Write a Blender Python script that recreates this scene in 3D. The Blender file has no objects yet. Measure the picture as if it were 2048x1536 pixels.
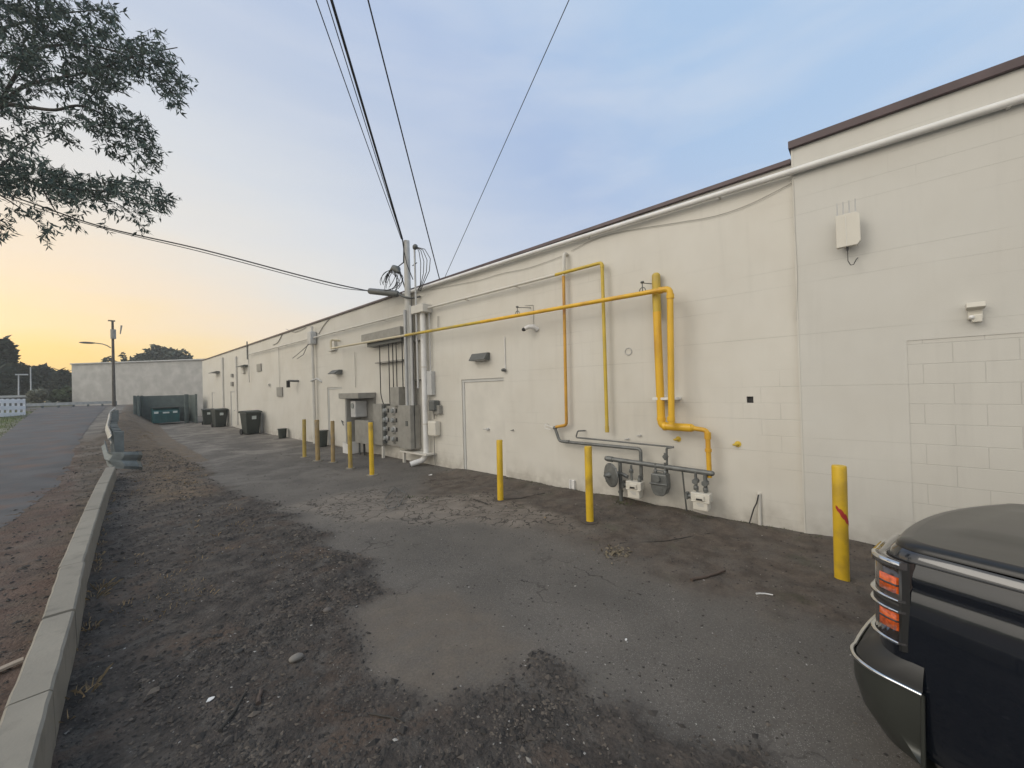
import bpy, math, random
from mathutils import Vector, Matrix, noise
random.seed(7)
S = bpy.context.scene
C = S.collection
# ------------------------------------------------------------------ camera
F = 780.0; CH = 1.85
PSI, DL, RHO = math.radians(47.50931), math.radians(0.52615), 0.028
fw = Vector((math.sin(PSI)*math.cos(DL), math.cos(PSI)*math.cos(DL), math.sin(DL)))
rt = Vector((math.cos(PSI), -math.sin(PSI), 0)); up = rt.cross(fw)
CR = rt*math.cos(RHO) - up*math.sin(RHO); CU = rt*math.sin(RHO) + up*math.cos(RHO)
cam = bpy.data.cameras.new('camera'); cam.sensor_width = 36; cam.lens = F/2048*36
cam.clip_start = 0.05; cam.clip_end = 2000
co = bpy.data.objects.new('camera', cam); C.objects.link(co); S.camera = co
m = Matrix((CR, CU, -fw)).transposed().to_4x4(); m.translation = (0, 0, CH); co.matrix_world = m
# ------------------------------------------------------------------ world, sun, exposure
SUN_EL, SUN_AZ = math.radians(34), math.radians(-62)      # azimuth from +Y towards +X
w = bpy.data.worlds.new('World'); S.world = w; w.use_nodes = True
nt = w.node_tree; nt.nodes.clear()
def N(t, **k):
    n = nt.nodes.new(t)
    for a, b in k.items(): setattr(n, a, b)
    return n
out = N('ShaderNodeOutputWorld'); bg = N('ShaderNodeBackground')
tc = N('ShaderNodeTexCoord'); nrm = N('ShaderNodeVectorMath', operation='NORMALIZE')
nt.links.new(tc.outputs['Generated'], nrm.inputs[0])
sky = N('ShaderNodeTexSky', sky_type='NISHITA'); sky.sun_disc = False
sky.sun_elevation = math.radians(4); sky.sun_rotation = math.radians(-9); sky.dust_density = 2.5
sunset = Vector((-0.15, 0.985, 0.03)).normalized()
dot = N('ShaderNodeVectorMath', operation='DOT_PRODUCT'); dot.inputs[1].default_value = sunset
nt.links.new(nrm.outputs[0], dot.inputs[0])
sep = N('ShaderNodeSeparateXYZ'); nt.links.new(nrm.outputs[0], sep.inputs[0])
def wm(op, a, b=None, c=None, clamp=False):
    n = N('ShaderNodeMath', operation=op); n.use_clamp = clamp
    for i, v in enumerate((a, b, c)):
        if v is None: continue
        if isinstance(v, (int, float)): n.inputs[i].default_value = v
        else: nt.links.new(v, n.inputs[i])
    return n.outputs[0]
# streaky thin cloud: stretched noise shifts the colour bands
mp = N('ShaderNodeMapping'); mp.inputs['Scale'].default_value = (1.6, 1.6, 7.0); mp.inputs['Rotation'].default_value = (0.10, 0.05, 0)
nt.links.new(nrm.outputs[0], mp.inputs[0])
nz = N('ShaderNodeTexNoise'); nz.inputs['Scale'].default_value = 1.6; nz.inputs['Detail'].default_value = 5; nz.inputs['Roughness'].default_value = .55
nt.links.new(mp.outputs[0], nz.inputs['Vector'])
elev = wm('MAXIMUM', sep.outputs['Z'], 0)
q = wm('ADD', wm('SUBTRACT', 1.0, dot.outputs['Value']), wm('MULTIPLY', elev, 0.75))
q = wm('ADD', q, wm('MULTIPLY', wm('SUBTRACT', nz.outputs['Fac'], 0.5), 0.16))
ramp = N('ShaderNodeValToRGB'); cr = ramp.color_ramp
def lin(c): return tuple(((v/255)/12.92 if v/255 <= .04045 else ((v/255+.055)/1.055)**2.4) for v in c)
qs = [(0.00, (255, 215, 124)), (0.06, (254, 223, 148)), (0.12, (252, 228, 182)), (0.20, (244, 229, 208)), (0.32, (230, 228, 224)), (0.48, (216, 221, 228)),
      (0.68, (194, 206, 226)), (0.95, (173, 193, 225)), (1.30, (172, 199, 231)), (2.0, (182, 208, 237))]
QM = 2.2
cr.elements[0].position = 0; cr.elements[0].color = (*lin(qs[0][1]), 1)
cr.elements[1].position = 1; cr.elements[1].color = (*lin(qs[-1][1]), 1)
for p_, c_ in qs[1:-1]:
    e = cr.elements.new(p_/QM); e.color = (*lin(c_), 1)
nt.links.new(wm('DIVIDE', q, QM, clamp=True), ramp.inputs[0])
pale = N('ShaderNodeMixRGB'); pale.inputs[2].default_value = (*lin((205, 217, 234)), 1); nt.links.new(ramp.outputs[0], pale.inputs[1])
nt.links.new(wm('MULTIPLY', wm('MULTIPLY_ADD', elev, -2.0, 1.0, clamp=True), wm('MULTIPLY_ADD', q, 1.2, -.5, clamp=True)), pale.inputs[0])
# added brightness in the unseen sky behind and left, to light the wall
west_boost = wm('MULTIPLY_ADD', sep.outputs['X'], -1.25, -0.10, clamp=True)
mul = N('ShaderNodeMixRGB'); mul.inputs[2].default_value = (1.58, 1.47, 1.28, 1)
nt.links.new(west_boost, mul.inputs[0]); mp2 = N('ShaderNodeMapping'); mp2.inputs['Scale'].default_value = (1.0, 2.2, 8.0); mp2.inputs['Rotation'].default_value = (0.25, -0.18, 0.5); nt.links.new(nrm.outputs[0], mp2.inputs[0])
nz2 = N('ShaderNodeTexNoise'); nz2.inputs['Scale'].default_value = 1.15; nz2.inputs['Detail'].default_value = 6; nz2.inputs['Roughness'].default_value = .5; nz2.inputs['Distortion'].default_value = .3; nt.links.new(mp2.outputs[0], nz2.inputs['Vector'])
cl = N('ShaderNodeMixRGB'); cl.inputs[2].default_value = (*lin((226, 229, 236)), 1); nt.links.new(pale.outputs[0], cl.inputs[1])
nt.links.new(wm('MULTIPLY', wm('MULTIPLY_ADD', nz2.outputs['Fac'], 3.4, -1.55, clamp=True), wm('MULTIPLY_ADD', q, 1.2, -.12, clamp=True)), cl.inputs[0])
cl2 = wm('MULTIPLY', cl.inputs[0].links[0].from_socket, .42); nt.links.new(cl2, cl.inputs[0])
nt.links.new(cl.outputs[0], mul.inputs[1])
add = N('ShaderNodeMixRGB', blend_type='ADD'); add.inputs[0].default_value = 0.006
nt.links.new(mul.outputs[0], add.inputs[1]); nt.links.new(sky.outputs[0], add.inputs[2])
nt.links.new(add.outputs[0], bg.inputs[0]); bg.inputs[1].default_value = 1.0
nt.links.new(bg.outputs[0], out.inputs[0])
sl = bpy.data.lights.new('sun', 'SUN'); sl.energy = 0.72; sl.angle = math.radians(28); sl.color = (1.0, 0.93, 0.82)
so = bpy.data.objects.new('sun', sl); C.objects.link(so)
sd = Vector((math.sin(SUN_AZ)*math.cos(SUN_EL), math.cos(SUN_AZ)*math.cos(SUN_EL), math.sin(SUN_EL)))
so.rotation_euler = sd.to_track_quat('Z', 'Y').to_euler(); so.location = sd*30
S.view_settings.view_transform = 'Standard'; S.view_settings.look = 'None'
S.view_settings.exposure = 0.0; S.view_settings.gamma = 1
# ------------------------------------------------------------------ pixel -> place
WX = 5.76
def ray(px, py): return fw*F + CR*(px-1024) - CU*(py-768)
def onX(px, py, X=WX):
    d = ray(px, py); t = X/d.x; return Vector((X, t*d.y, CH+t*d.z))
def onY(px, py, Y):
    d = ray(px, py); t = Y/d.y; return Vector((t*d.x, Y, CH+t*d.z))
def onZ(px, py, z=0):
    d = ray(px, py); t = (z-CH)/d.z; return Vector((t*d.x, t*d.y, z))
def atD(px, py, D):                      # at camera depth D
    return ray(px, py)*(D/F) + Vector((0, 0, CH))
def sm(a, b, v):
    t = max(0.0, min(1.0, (v-a)/(b-a))); return t*t*(3-2*t)
def railx(y):
    pts = [(-30, -1.2), (2.8, -.245), (5.6, -.105), (9.2, .095), (12.7, .345), (23, .55), (31, 1.0), (40, 1.6), (60, 3.0)]
    for (a, xa), (b, xb) in zip(pts, pts[1:]):
        if y <= b: return xa + (xb-xa)*(y-a)/(b-a) if y > a else xa
    return pts[-1][1]
def hgt(x, y):
    z = 1.25*sm(12, 46, y)
    r = railx(y)+.25
    if y > 44: return z*(1-sm(r+2, r+4.5, x)*(1-sm(50, 62, y)))
    return z*(1-sm(r, r+1.9, x))
def ground(px, py):
    d = ray(px, py); t = 2.0
    while t < 300:
        p = Vector((0, 0, CH)) + d*(t/F)
        if p.z <= hgt(p.x, p.y): return Vector((p.x, p.y, hgt(p.x, p.y)))
        t *= 1.003
    return p
# ------------------------------------------------------------------ materials
MATS = {}
def mat(name, col, rough=.7, metal=0, var=.12, vs=3.0, bump=0, bs=60, coat=0, spec=None, emit=None, stretch=None, col2=None, c2s=2.0, c2t=(.5, .7)):
    if name in MATS: return MATS[name]
    m = bpy.data.materials.new(name); m.use_nodes = True; t = m.node_tree; L = t.links.new
    b = t.nodes['Principled BSDF']; b.inputs['Roughness'].default_value = rough; b.inputs['Metallic'].default_value = metal
    if coat: b.inputs['Coat Weight'].default_value = coat; b.inputs['Coat Roughness'].default_value = .03
    if spec is not None: b.inputs['Specular IOR Level'].default_value = spec
    geo = t.nodes.new('ShaderNodeNewGeometry'); src = geo.outputs['Position']
    if stretch:
        mpn = t.nodes.new('ShaderNodeMapping'); mpn.inputs['Scale'].default_value = stretch; L(src, mpn.inputs[0]); src = mpn.outputs[0]
    n = t.nodes.new('ShaderNodeTexNoise'); n.inputs['Scale'].default_value = vs; n.inputs['Detail'].default_value = 6; L(src, n.inputs['Vector'])
    r = t.nodes.new('ShaderNodeMapRange'); L(n.outputs['Fac'], r.inputs[0]); r.inputs[1].default_value = .3; r.inputs[2].default_value = .7
    r.inputs[3].default_value = 1-var; r.inputs[4].default_value = 1+var
    sc = t.nodes.new('ShaderNodeVectorMath'); sc.operation = 'SCALE'; L(r.outputs[0], sc.inputs['Scale'])
    if col2:
        n2 = t.nodes.new('ShaderNodeTexNoise'); n2.inputs['Scale'].default_value = c2s; n2.inputs['Detail'].default_value = 8; L(src, n2.inputs['Vector'])
        r2 = t.nodes.new('ShaderNodeMapRange'); L(n2.outputs['Fac'], r2.inputs[0]); r2.inputs[1].default_value = c2t[0]; r2.inputs[2].default_value = c2t[1]
        mx = t.nodes.new('ShaderNodeMixRGB'); mx.inputs[1].default_value = (*col, 1); mx.inputs[2].default_value = (*col2, 1)
        L(r2.outputs[0], mx.inputs[0]); L(mx.outputs[0], sc.inputs[0])
    else: sc.inputs[0].default_value = col
    L(sc.outputs[0], b.inputs['Base Color'])
    if bump:
        n3 = t.nodes.new('ShaderNodeTexNoise'); n3.inputs['Scale'].default_value = bs; n3.inputs['Detail'].default_value = 4; L(src, n3.inputs['Vector'])
        bp = t.nodes.new('ShaderNodeBump'); bp.inputs['Strength'].default_value = .6; bp.inputs['Distance'].default_value = bump
        L(n3.outputs['Fac'], bp.inputs['Height']); L(bp.outputs[0], b.inputs['Normal'])
    if emit:
        b.inputs['Emission Color'].default_value = (*emit[0], 1); b.inputs['Emission Strength'].default_value = emit[1]
    MATS[name] = m; return m

WALLC = (.61, .585, .53)
def wall_mat(name, base, vis, col2=(.57, .54, .48), fullmask=False):
    """painted block: courses 0.203 m, joints filled with paint almost everywhere"""
    m = bpy.data.materials.new(name); m.use_nodes = True; t = m.node_tree; L = t.links.new
    b = t.nodes['Principled BSDF']; b.inputs['Roughness'].default_value = .48; b.inputs['Specular IOR Level'].default_value = .5
    geo = t.nodes.new('ShaderNodeNewGeometry'); sp = t.nodes.new('ShaderNodeSeparateXYZ'); L(geo.outputs['Position'], sp.inputs[0])
    def M(op, a, b_=None, c=None, cl=False):
        n = t.nodes.new('ShaderNodeMath'); n.operation = op; n.use_clamp = cl
        for i, v in enumerate((a, b_, c)):
            if v is None: continue
            if isinstance(v, (int, float)): n.inputs[i].default_value = v
            else: L(v, n.inputs[i])
        return n.outputs[0]
    def NZ(scale, det, st=None, rough=.5):
        n = t.nodes.new('ShaderNodeTexNoise'); n.inputs['Scale'].default_value = scale; n.inputs['Detail'].default_value = det; n.inputs['Roughness'].default_value = rough
        mpn = t.nodes.new('ShaderNodeMapping'); mpn.inputs['Scale'].default_value = st or (1, 1, 1); L(geo.outputs['Position'], mpn.inputs[0]); L(mpn.outputs[0], n.inputs['Vector']); return n.outputs['Fac']
    cb = t.nodes.new('ShaderNodeCombineXYZ'); L(sp.outputs['Y'], cb.inputs[0]); L(M('ADD', sp.outputs['Z'], .06), cb.inputs[1])
    br = t.nodes.new('ShaderNodeTexBrick'); L(cb.outputs[0], br.inputs['Vector']); br.inputs['Scale'].default_value = 1
    br.inputs['Mortar Size'].default_value = .0045; br.inputs['Mortar Smooth'].default_value = .6
    br.inputs['Brick Width'].default_value = .4064; br.inputs['Row Height'].default_value = .2032; br.offset = .5
    br.inputs['Color1'].default_value = (0, 0, 0, 1); br.inputs['Color2'].default_value = (0, 0, 0, 1); br.inputs['Mortar'].default_value = (1, 1, 1, 1)
    # bed joints show in long runs
    fr = M('FRACT', M('DIVIDE', M('ADD', sp.outputs['Z'], .06), .2032))
    bed = M('LESS_THAN', M('ABSOLUTE', M('SUBTRACT', fr, .5)), .014) if False else M('LESS_THAN', fr, .022)
    runs = M('MULTIPLY_ADD', NZ(1.0, 2, (1, .35, 4.9)), 9, -4.6, True)
    patch = M('MULTIPLY_ADD', NZ(.9, 2, (1, .8, 1)), 7, -4.0, True)
    if fullmask: mask = br.outputs['Fac']
    else: mask = M('MAXIMUM', M('MULTIPLY', bed, runs), M('MULTIPLY', br.outputs['Fac'], M('MULTIPLY', patch, .7)))
    mask = M('MULTIPLY', mask, vis)
    # colour
    big = NZ(.55, 4); fine = NZ(7, 6, (1, 1, .35), .6); streak = NZ(3.0, 5, (1, 2.2, .18), .6)
    v = M('ADD', M('MULTIPLY_ADD', big, .16, .92), M('MULTIPLY_ADD', fine, .07, -.035))
    low = M('SUBTRACT', 1.0, M('MULTIPLY', sp.outputs['Z'], 2.2), cl=True)       # splash dirt at the foot of the wall
    spl = M('MULTIPLY', low, M('MULTIPLY_ADD', NZ(5, 6), 2.2, -.8, True))
    v = M('SUBTRACT', v, M('MULTIPLY', M('MULTIPLY_ADD', streak, 4, -2.2, True), .07))
    v = M('SUBTRACT', v, M('MULTIPLY', mask, .30))
    mx = t.nodes.new('ShaderNodeMixRGB'); mx.inputs[1].default_value = (*base, 1); mx.inputs[2].default_value = (*col2, 1); L(M('MULTIPLY_ADD', NZ(1.3, 3), 3, -1.2, True), mx.inputs[0])
    mx2 = t.nodes.new('ShaderNodeMixRGB'); L(mx.outputs[0], mx2.inputs[1]); mx2.inputs[2].default_value = (.22, .19, .155, 1); L(M('MULTIPLY', spl, .75), mx2.inputs[0])
    sc = t.nodes.new('ShaderNodeVectorMath'); sc.operation = 'SCALE'; L(mx2.outputs[0], sc.inputs[0]); L(v, sc.inputs['Scale'])
    L(sc.outputs[0], b.inputs['Base Color'])
    hgtn = M('SUBTRACT', M('ADD', M('MULTIPLY', NZ(90, 3), .0012), M('MULTIPLY', NZ(2.2, 2), .006)), M('MULTIPLY', mask, .004))
    bp = t.nodes.new('ShaderNodeBump'); bp.inputs['Strength'].default_value = .8; bp.inputs['Distance'].default_value = 1.0
    L(hgtn, bp.inputs['Height']); L(bp.outputs[0], b.inputs['Normal'])
    return m
M_WALL = wall_mat('painted_block', WALLC, .8)
M_WALL2 = wall_mat('painted_block_smoother', (.56, .545, .505), .55, (.535, .515, .47))
M_INFILL = wall_mat('painted_block_infill', (.555, .538, .495), .42, (.535, .515, .47), fullmask=True)
M_GREYWALL = wall_mat('weathered_block', (.36, .35, .33), .5, (.47, .455, .43))
M_CREAM = mat('cream_paint', (.60, .575, .52), .5, var=.06)
M_CREAMP = mat('cream_plastic', (.62, .59, .52), .45, var=.05)
M_WHITE = mat('white_paint', (.72, .71, .69), .4, var=.08)
M_PIPEGREY = mat('light_grey_pipe', (.47, .47, .46), .4, var=.1)
M_GREY = mat('grey_enamel', (.27, .26, .235), .45, var=.12, vs=6)
M_DGREY = mat('dark_grey_enamel', (.105, .11, .105), .5, var=.15)
M_METERG = mat('grey_gas_paint', (.145, .15, .145), .45, .3, var=.2, vs=14, bump=.001)
M_BLACK = mat('black_rubber', (.018, .018, .019), .5, var=.2)
M_CAP = mat('brown_metal_coping', (.075, .052, .056), .4, .2, var=.25)
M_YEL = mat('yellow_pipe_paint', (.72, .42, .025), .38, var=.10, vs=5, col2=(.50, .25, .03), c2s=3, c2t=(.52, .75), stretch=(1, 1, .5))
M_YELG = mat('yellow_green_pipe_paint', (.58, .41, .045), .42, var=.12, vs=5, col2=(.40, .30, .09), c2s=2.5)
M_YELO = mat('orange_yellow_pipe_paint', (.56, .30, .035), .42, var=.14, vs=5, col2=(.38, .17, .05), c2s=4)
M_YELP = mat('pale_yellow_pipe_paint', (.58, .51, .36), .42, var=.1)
M_BOLL = mat('bollard_yellow', (.62, .40, .02), .42, var=.10, vs=5, col2=(.42, .27, .03), c2s=4, c2t=(.52, .7), bump=.0015, bs=25)
M_BOLL2 = mat('bollard_ochre', (.40, .29, .07), .55, var=.2, vs=5, col2=(.27, .19, .09), c2s=4)
M_BOLL3 = mat('bollard_tan', (.33, .235, .105), .6, var=.2, vs=5, col2=(.28, .22, .15), c2s=4)
M_RED = mat('red_spray', (.42, .035, .03), .5, var=.2)
M_CONC = mat('concrete', (.245, .222, .182), .85, var=.10, vs=1.6, bump=.003, bs=45, col2=(.16, .145, .12), c2s=7, c2t=(.55, .8))
M_GALV = mat('galvanised', (.42, .42, .40), .42, .55, var=.2, vs=5)
M_GALVD = mat('galvanised_dull', (.16, .18, .18), .6, .3, var=.25, vs=5)
M_WOOD = mat('weathered_wood', (.20, .165, .125), .85, var=.25, vs=8, stretch=(1, 1, .15), bump=.003)
M_BARK = mat('bark', (.045, .04, .034), .9, var=.3, vs=6, bump=.02, bs=20)
M_LEAF = mat('leaf', (.072, .098, .082), .85, var=.45, vs=1.2, spec=.15)
M_LEAF2 = mat('leaf_far', (.045, .055, .035), .8, var=.5, vs=.35)
M_LEAF3 = mat('leaf_bush', (.075, .10, .045), .8, var=.5, vs=.6)
M_LEAF4 = mat('leaf_pale_bush', (.17, .17, .12), .8, var=.4, vs=.6)
M_BIN = mat('bin_plastic', (.035, .042, .036), .5, var=.15)
M_TEAL = mat('teal_steel', (.022, .10, .105), .5, .1, var=.3, vs=2)
M_FENCEG = mat('green_grey_slat', (.10, .125, .118), .6, var=.2)
M_VINYL = mat('white_vinyl', (.78, .78, .80), .4, var=.05)
M_STEM = mat('dry_grass', (.27, .19, .10), .9, var=.4, vs=9)
M_WEED = mat('weed', (.07, .085, .03), .8, var=.4, vs=9)
M_GLASS = mat('dark_glass', (.02, .022, .025), .06, var=.05)
M_CLEAR = mat('meter_glass', (.30, .31, .30), .1, var=.05, coat=1)
M_LETTER = mat('pale_lettering', (.55, .60, .58), .6, var=.1)
# ------------------------------------------------------------------ mesh builder
ORG = {}
class MB:
    def __init__(s): s.v = []; s.f = []; s.s = []; s.a = []
    def add(s, vs, fs, smooth=False, val=0.0):
        o = len(s.v); s.v += [Vector(v) for v in vs]
        for f in fs: s.f.append([i+o for i in f]); s.s.append(smooth); s.a.append(val)
        return s
    def box(s, a, b, rot=None, ctr=None):
        x0, y0, z0 = [min(a[i], b[i]) for i in range(3)]; x1, y1, z1 = [max(a[i], b[i]) for i in range(3)]
        vs = [Vector(p) for p in ((x0, y0, z0), (x1, y0, z0), (x1, y1, z0), (x0, y1, z0), (x0, y0, z1), (x1, y0, z1), (x1, y1, z1), (x0, y1, z1))]
        if rot is not None:
            c = Vector(ctr) if ctr is not None else sum(vs, Vector())/8
            vs = [rot @ (v-c) + c for v in vs]
        return s.add(vs, [(0, 3, 2, 1), (4, 5, 6, 7), (0, 1, 5, 4), (1, 2, 6, 5), (2, 3, 7, 6), (3, 0, 4, 7)])
    def bar(s, a, b, w, h, upv=(0, 0, 1)):
        a, b = Vector(a), Vector(b); d = (b-a).normalized(); u = Vector(upv)
        if abs(d.dot(u)) > .95: u = Vector((1, 0, 0))
        r = d.cross(u).normalized()*w/2; u = r.cross(d).normalized()*h/2
        vs = [p + i*r + j*u for p in (a, b) for i, j in ((-1, -1), (1, -1), (1, 1), (-1, 1))]
        return s.add(vs, [(0, 1, 2, 3), (7, 6, 5, 4), (0, 4, 5, 1), (1, 5, 6, 2), (2, 6, 7, 3), (3, 7, 4, 0)])
    def tube(s, pts, r, n=10, caps=True, smooth=True):
        pts = [Vector(p) for p in pts]; rs = r if isinstance(r, (list, tuple)) else [r]*len(pts)
        rings = []; ref = None
        for i, p in enumerate(pts):
            d = ((pts[min(i+1, len(pts)-1)]-p).normalized() + (p-pts[max(i-1, 0)]).normalized())
            if d.length < 1e-6: d = pts[min(i+1, len(pts)-1)]-pts[max(i-1, 0)]
            d.normalize()
            if ref is None: ref = Vector((0, 0, 1)) if abs(d.z) < .9 else Vector((1, 0, 0))
            a = (ref - d*ref.dot(d))
            if a.length < 1e-4: a = d.orthogonal()
            a.normalize(); ref = a; b = d.cross(a)
            k = 1.0
            if 0 < i < len(pts)-1:
                c = (pts[i+1]-p).normalized().dot(d); k = 1/max(.5, c) if len(pts) < 40 else 1
            rings.append([p + (a*math.cos(t)+b*math.sin(t))*rs[i] for t in [2*math.pi*j/n for j in range(n)]])
        vs = [v for rg in rings for v in rg]; fs = []
        for i in range(len(pts)-1):
            for j in range(n): fs.append((i*n+j, i*n+(j+1) % n, (i+1)*n+(j+1) % n, (i+1)*n+j))
        s.add(vs, fs, smooth)
        if caps:
            s.add(rings[0], [tuple(range(n-1, -1, -1))]); s.add(rings[-1], [tuple(range(n))])
        return s
    def pipe(s, pts, r, br=None, n=12):
        """pipe with rounded elbows"""
        pts = [Vector(p) for p in pts]; br = br or r*1.6; o = [pts[0]]
        for a, b, c in zip(pts, pts[1:], pts[2:]):
            d1 = (a-b); d2 = (c-b); k = min(br, d1.length*.45, d2.length*.45)
            p0 = b+d1.normalized()*k; p1 = b+d2.normalized()*k
            for t in (0, .25, .5, .75, 1): o.append(p0*(1-t)**2+b*2*t*(1-t)+p1*t*t)
        o.append(pts[-1]); return s.tube(o, r, n)
    def ell(s, c, r, nu=14, nv=9, rot=None):
        c = Vector(c); vs = []; fs = []
        for i in range(nv+1):
            ph = math.pi*i/nv
            for j in range(nu):
                th = 2*math.pi*j/nu; v = Vector((r[0]*math.sin(ph)*math.cos(th), r[1]*math.sin(ph)*math.sin(th), r[2]*math.cos(ph)))
                if rot is not None: v = rot @ v
                vs.append(c+v)
        for i in range(nv):
            for j in range(nu): fs.append((i*nu+j, (i+1)*nu+j, (i+1)*nu+(j+1) % nu, i*nu+(j+1) % nu))
        return s.add(vs, fs, True)
    def prism(s, outl, ax, d0, d1):
        """outl: 2-D outline; ax: function (u,v,w)->xyz"""
        n = len(outl); vs = [ax(u, v, d0) for u, v in outl]+[ax(u, v, d1) for u, v in outl]
        fs = [tuple(range(n-1, -1, -1)), tuple(range(n, 2*n))]+[(i, (i+1) % n, n+(i+1) % n, n+i) for i in range(n)]
        return s.add(vs, fs)
    def build(s, name, m, parent=None, local=False, bev=0):
        o = ORG.get(parent.name, Vector()) if parent is not None and not local else Vector()
        me = bpy.data.meshes.new(name); me.from_pydata([v-o for v in s.v], [], s.f); me.update()
        for p, sv in zip(me.polygons, s.s): p.use_smooth = sv
        if any(s.a):
            at = me.attributes.new('tint', 'FLOAT', 'FACE')
            for i, v in enumerate(s.a): at.data[i].value = v
        me.materials.append(m); ob = bpy.data.objects.new(name, me); C.objects.link(ob)
        if parent is not None: ob.parent = parent; ORG[ob.name] = o
        if bev:
            md = ob.modifiers.new('bevel', 'BEVEL'); md.width = bev; md.segments = 2; md.limit_method = 'ANGLE'
        return ob
def tag(o, label=None, cat=None, group=None, kind=None):
    if label: o['label'] = label
    if cat: o['category'] = cat
    if group: o['group'] = group
    if kind: o['kind'] = kind
    return o
def thing(name, label, cat, loc=(0, 0, 0), group=None):
    o = bpy.data.objects.new(name, None); C.objects.link(o); o.location = loc; ORG[o.name] = Vector(loc); o.empty_display_size = .1
    return tag(o, label, cat, group)
def copy_tree(o, parent=None):
    c = o.copy(); C.objects.link(c)
    if parent is not None: c.parent = parent
    for ch in list(o.children): copy_tree(ch, c)
    return c
def single(mb, name, m, label, cat, group=None, bev=0):
    """one-mesh thing with its origin at its foot"""
    lo = Vector([min(v[i] for v in mb.v) for i in range(3)]); hi = Vector([max(v[i] for v in mb.v) for i in range(3)])
    o = Vector(((lo.x+hi.x)/2, (lo.y+hi.y)/2, lo.z))
    for v in mb.v: v -= o
    ob = mb.build(name, m, None, bev=bev); ob.location = o
    return tag(ob, label, cat, group)
def wbox(l, r, t, b, d, X=WX):
    """box on the wall whose front face spans these pixels; returns y0,y1,z0,z1,xf"""
    xf = X-d; p = onX(r, t, xf); q_ = onX(r, b, xf); o = onX(l, (t+b)/2, xf)
    return min(p.y, o.y), max(p.y, o.y), min(p.z, q_.z), max(p.z, q_.z), xf
R3 = lambda a, ax: Matrix.Rotation(a, 3, ax)
# ================================================================== GROUND
def poly_in(px, py, poly):
    c = False; n = len(poly)
    for i in range(n):
        (x1, y1), (x2, y2) = poly[i], poly[(i+1) % n]
        if (y1 > py) != (y2 > py) and px < (x2-x1)*(py-y1)/(y2-y1)+x1: c = not c
    return c
def seg_d(px, py, poly):
    b = 1e9; n = len(poly)
    for i in range(n):
        (x1, y1), (x2, y2) = poly[i], poly[(i+1) % n]; dx, dy = x2-x1, y2-y1
        t = max(0, min(1, ((px-x1)*dx+(py-y1)*dy)/(dx*dx+dy*dy+1e-9)))
        b = min(b, math.hypot(px-x1-t*dx, py-y1-t*dy))
    return b
def gp(lst): return [tuple(onZ(a, b)[:2]) for a, b in lst]
ROUGH = [(-.3, 16), (-.4, -4), (1.3, -4)] + gp([(1560, 1560), (1330, 1490), (1240, 1420), (1150, 1350), (1010, 1350), (930, 1385), (850, 1440), (780, 1400), (745, 1330), (690, 1235), (740, 1205), (790, 1185), (740, 1130), (640, 1065), (560, 1020), (450, 975), (385, 925)]) + [(1.75, 19), (2.0, 26), (1.6, 38)]
TAN = gp([(690, 1235), (790, 1185), (900, 1190), (1010, 1230), (1060, 1290), (1010, 1350), (930, 1385), (850, 1440), (780, 1400), (745, 1330)])
DIRT = [(5.76, -1.2), (5.76, 7.0), (5.0, 7.2)] + gp([(830, 1000), (920, 1035), (1060, 1050), (1180, 1100), (1240, 1130), (1400, 1185), (1560, 1240), (1700, 1260)]) + [(4.3, -1.2)]
PATCHD = gp([(570, 1012), (740, 975), (860, 1000), (960, 985), (1010, 1005), (1180, 1060), (1060, 1050), (920, 1045), (700, 1040)])
BROWN = [(.7, 9)] + gp([(250, 985), (300, 1010), (420, 990), (380, 925), (330, 880), (270, 862), (240, 862), (262, 920)])
def soft(x, y, poly, w):
    d = seg_d(x, y, poly)
    return sm(-w, w, d if poly_in(x, y, poly) else -d)
def fbm(x, y, s, o=0.0): return noise.fractal(Vector((x*s, y*s, o)), 0.9, 2.1, 4)
def axis(fine0, fine1, step, lo, hi, g=1.12):
    a = [fine0]
    while a[-1] < fine1: a.append(a[-1]+step)
    st = step
    while a[-1] < hi: st *= g; a.append(a[-1]+st)
    st = step; b = [fine0]
    while b[-1] > lo: st *= g; b.append(b[-1]-st)
    return b[:0:-1]+a
XS = axis(-1.2, 5.8, .06, -120, 160, 1.16); YS = axis(-.8, 9.5, .06, -25, 320, 1.045)
verts = []; rough_a = []; tan_a = []; dirt_a = []; brown_a = []; grass_a = []; crack_a = []
for y in YS:
    for x in XS:
        z = hgt(x, y); inlot = -1.5 < x < 5.9 and -4 < y < 40
        wob = .22*fbm(x, y, 1.7, 3) if inlot else 0
        ro = soft(x+wob, y+wob, ROUGH, .12) if inlot else 0.0
        if x < railx(y) and -4 < y < 22: ro = max(ro, .9)
        ta = soft(x+wob, y, TAN, .18) if inlot and y < 6 else 0.0
        di = soft(x+wob*.7, y+wob, DIRT, .25) if inlot and y < 12 and x > 2 else 0.0
        br = soft(x+wob, y, BROWN, .35) if inlot and y > 4 else 0.0
        if x < railx(y)+.05 and y < 24: br = max(br, .42)
        gr = 0.0
        if y > 10: gr = sm(-2.25, -2.7, x+.2*fbm(x, y, .5)) if y < 60 else 1.0
        if y > 14 and railx(y)+.2 < x < railx(y)+2.0: br = max(br, .9)
        if inlot:
            z += ro*(.016*fbm(x, y, 5)+.009*fbm(x, y, 16)) + di*(.02*fbm(x, y, 2.5)+.006*fbm(x, y, 14)) + .012*fbm(x, y, .7) + .012*ro + .02*di
            z += .05*sm(5.2, 5.76, x)*di
        verts.append((x, y, z)); crack_a.append(soft(x+wob, y, PATCHD, .2) if inlot and 2 < y < 10 else 0.0); rough_a.append(ro); tan_a.append(ta); dirt_a.append(di); brown_a.append(br); grass_a.append(gr)
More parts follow.
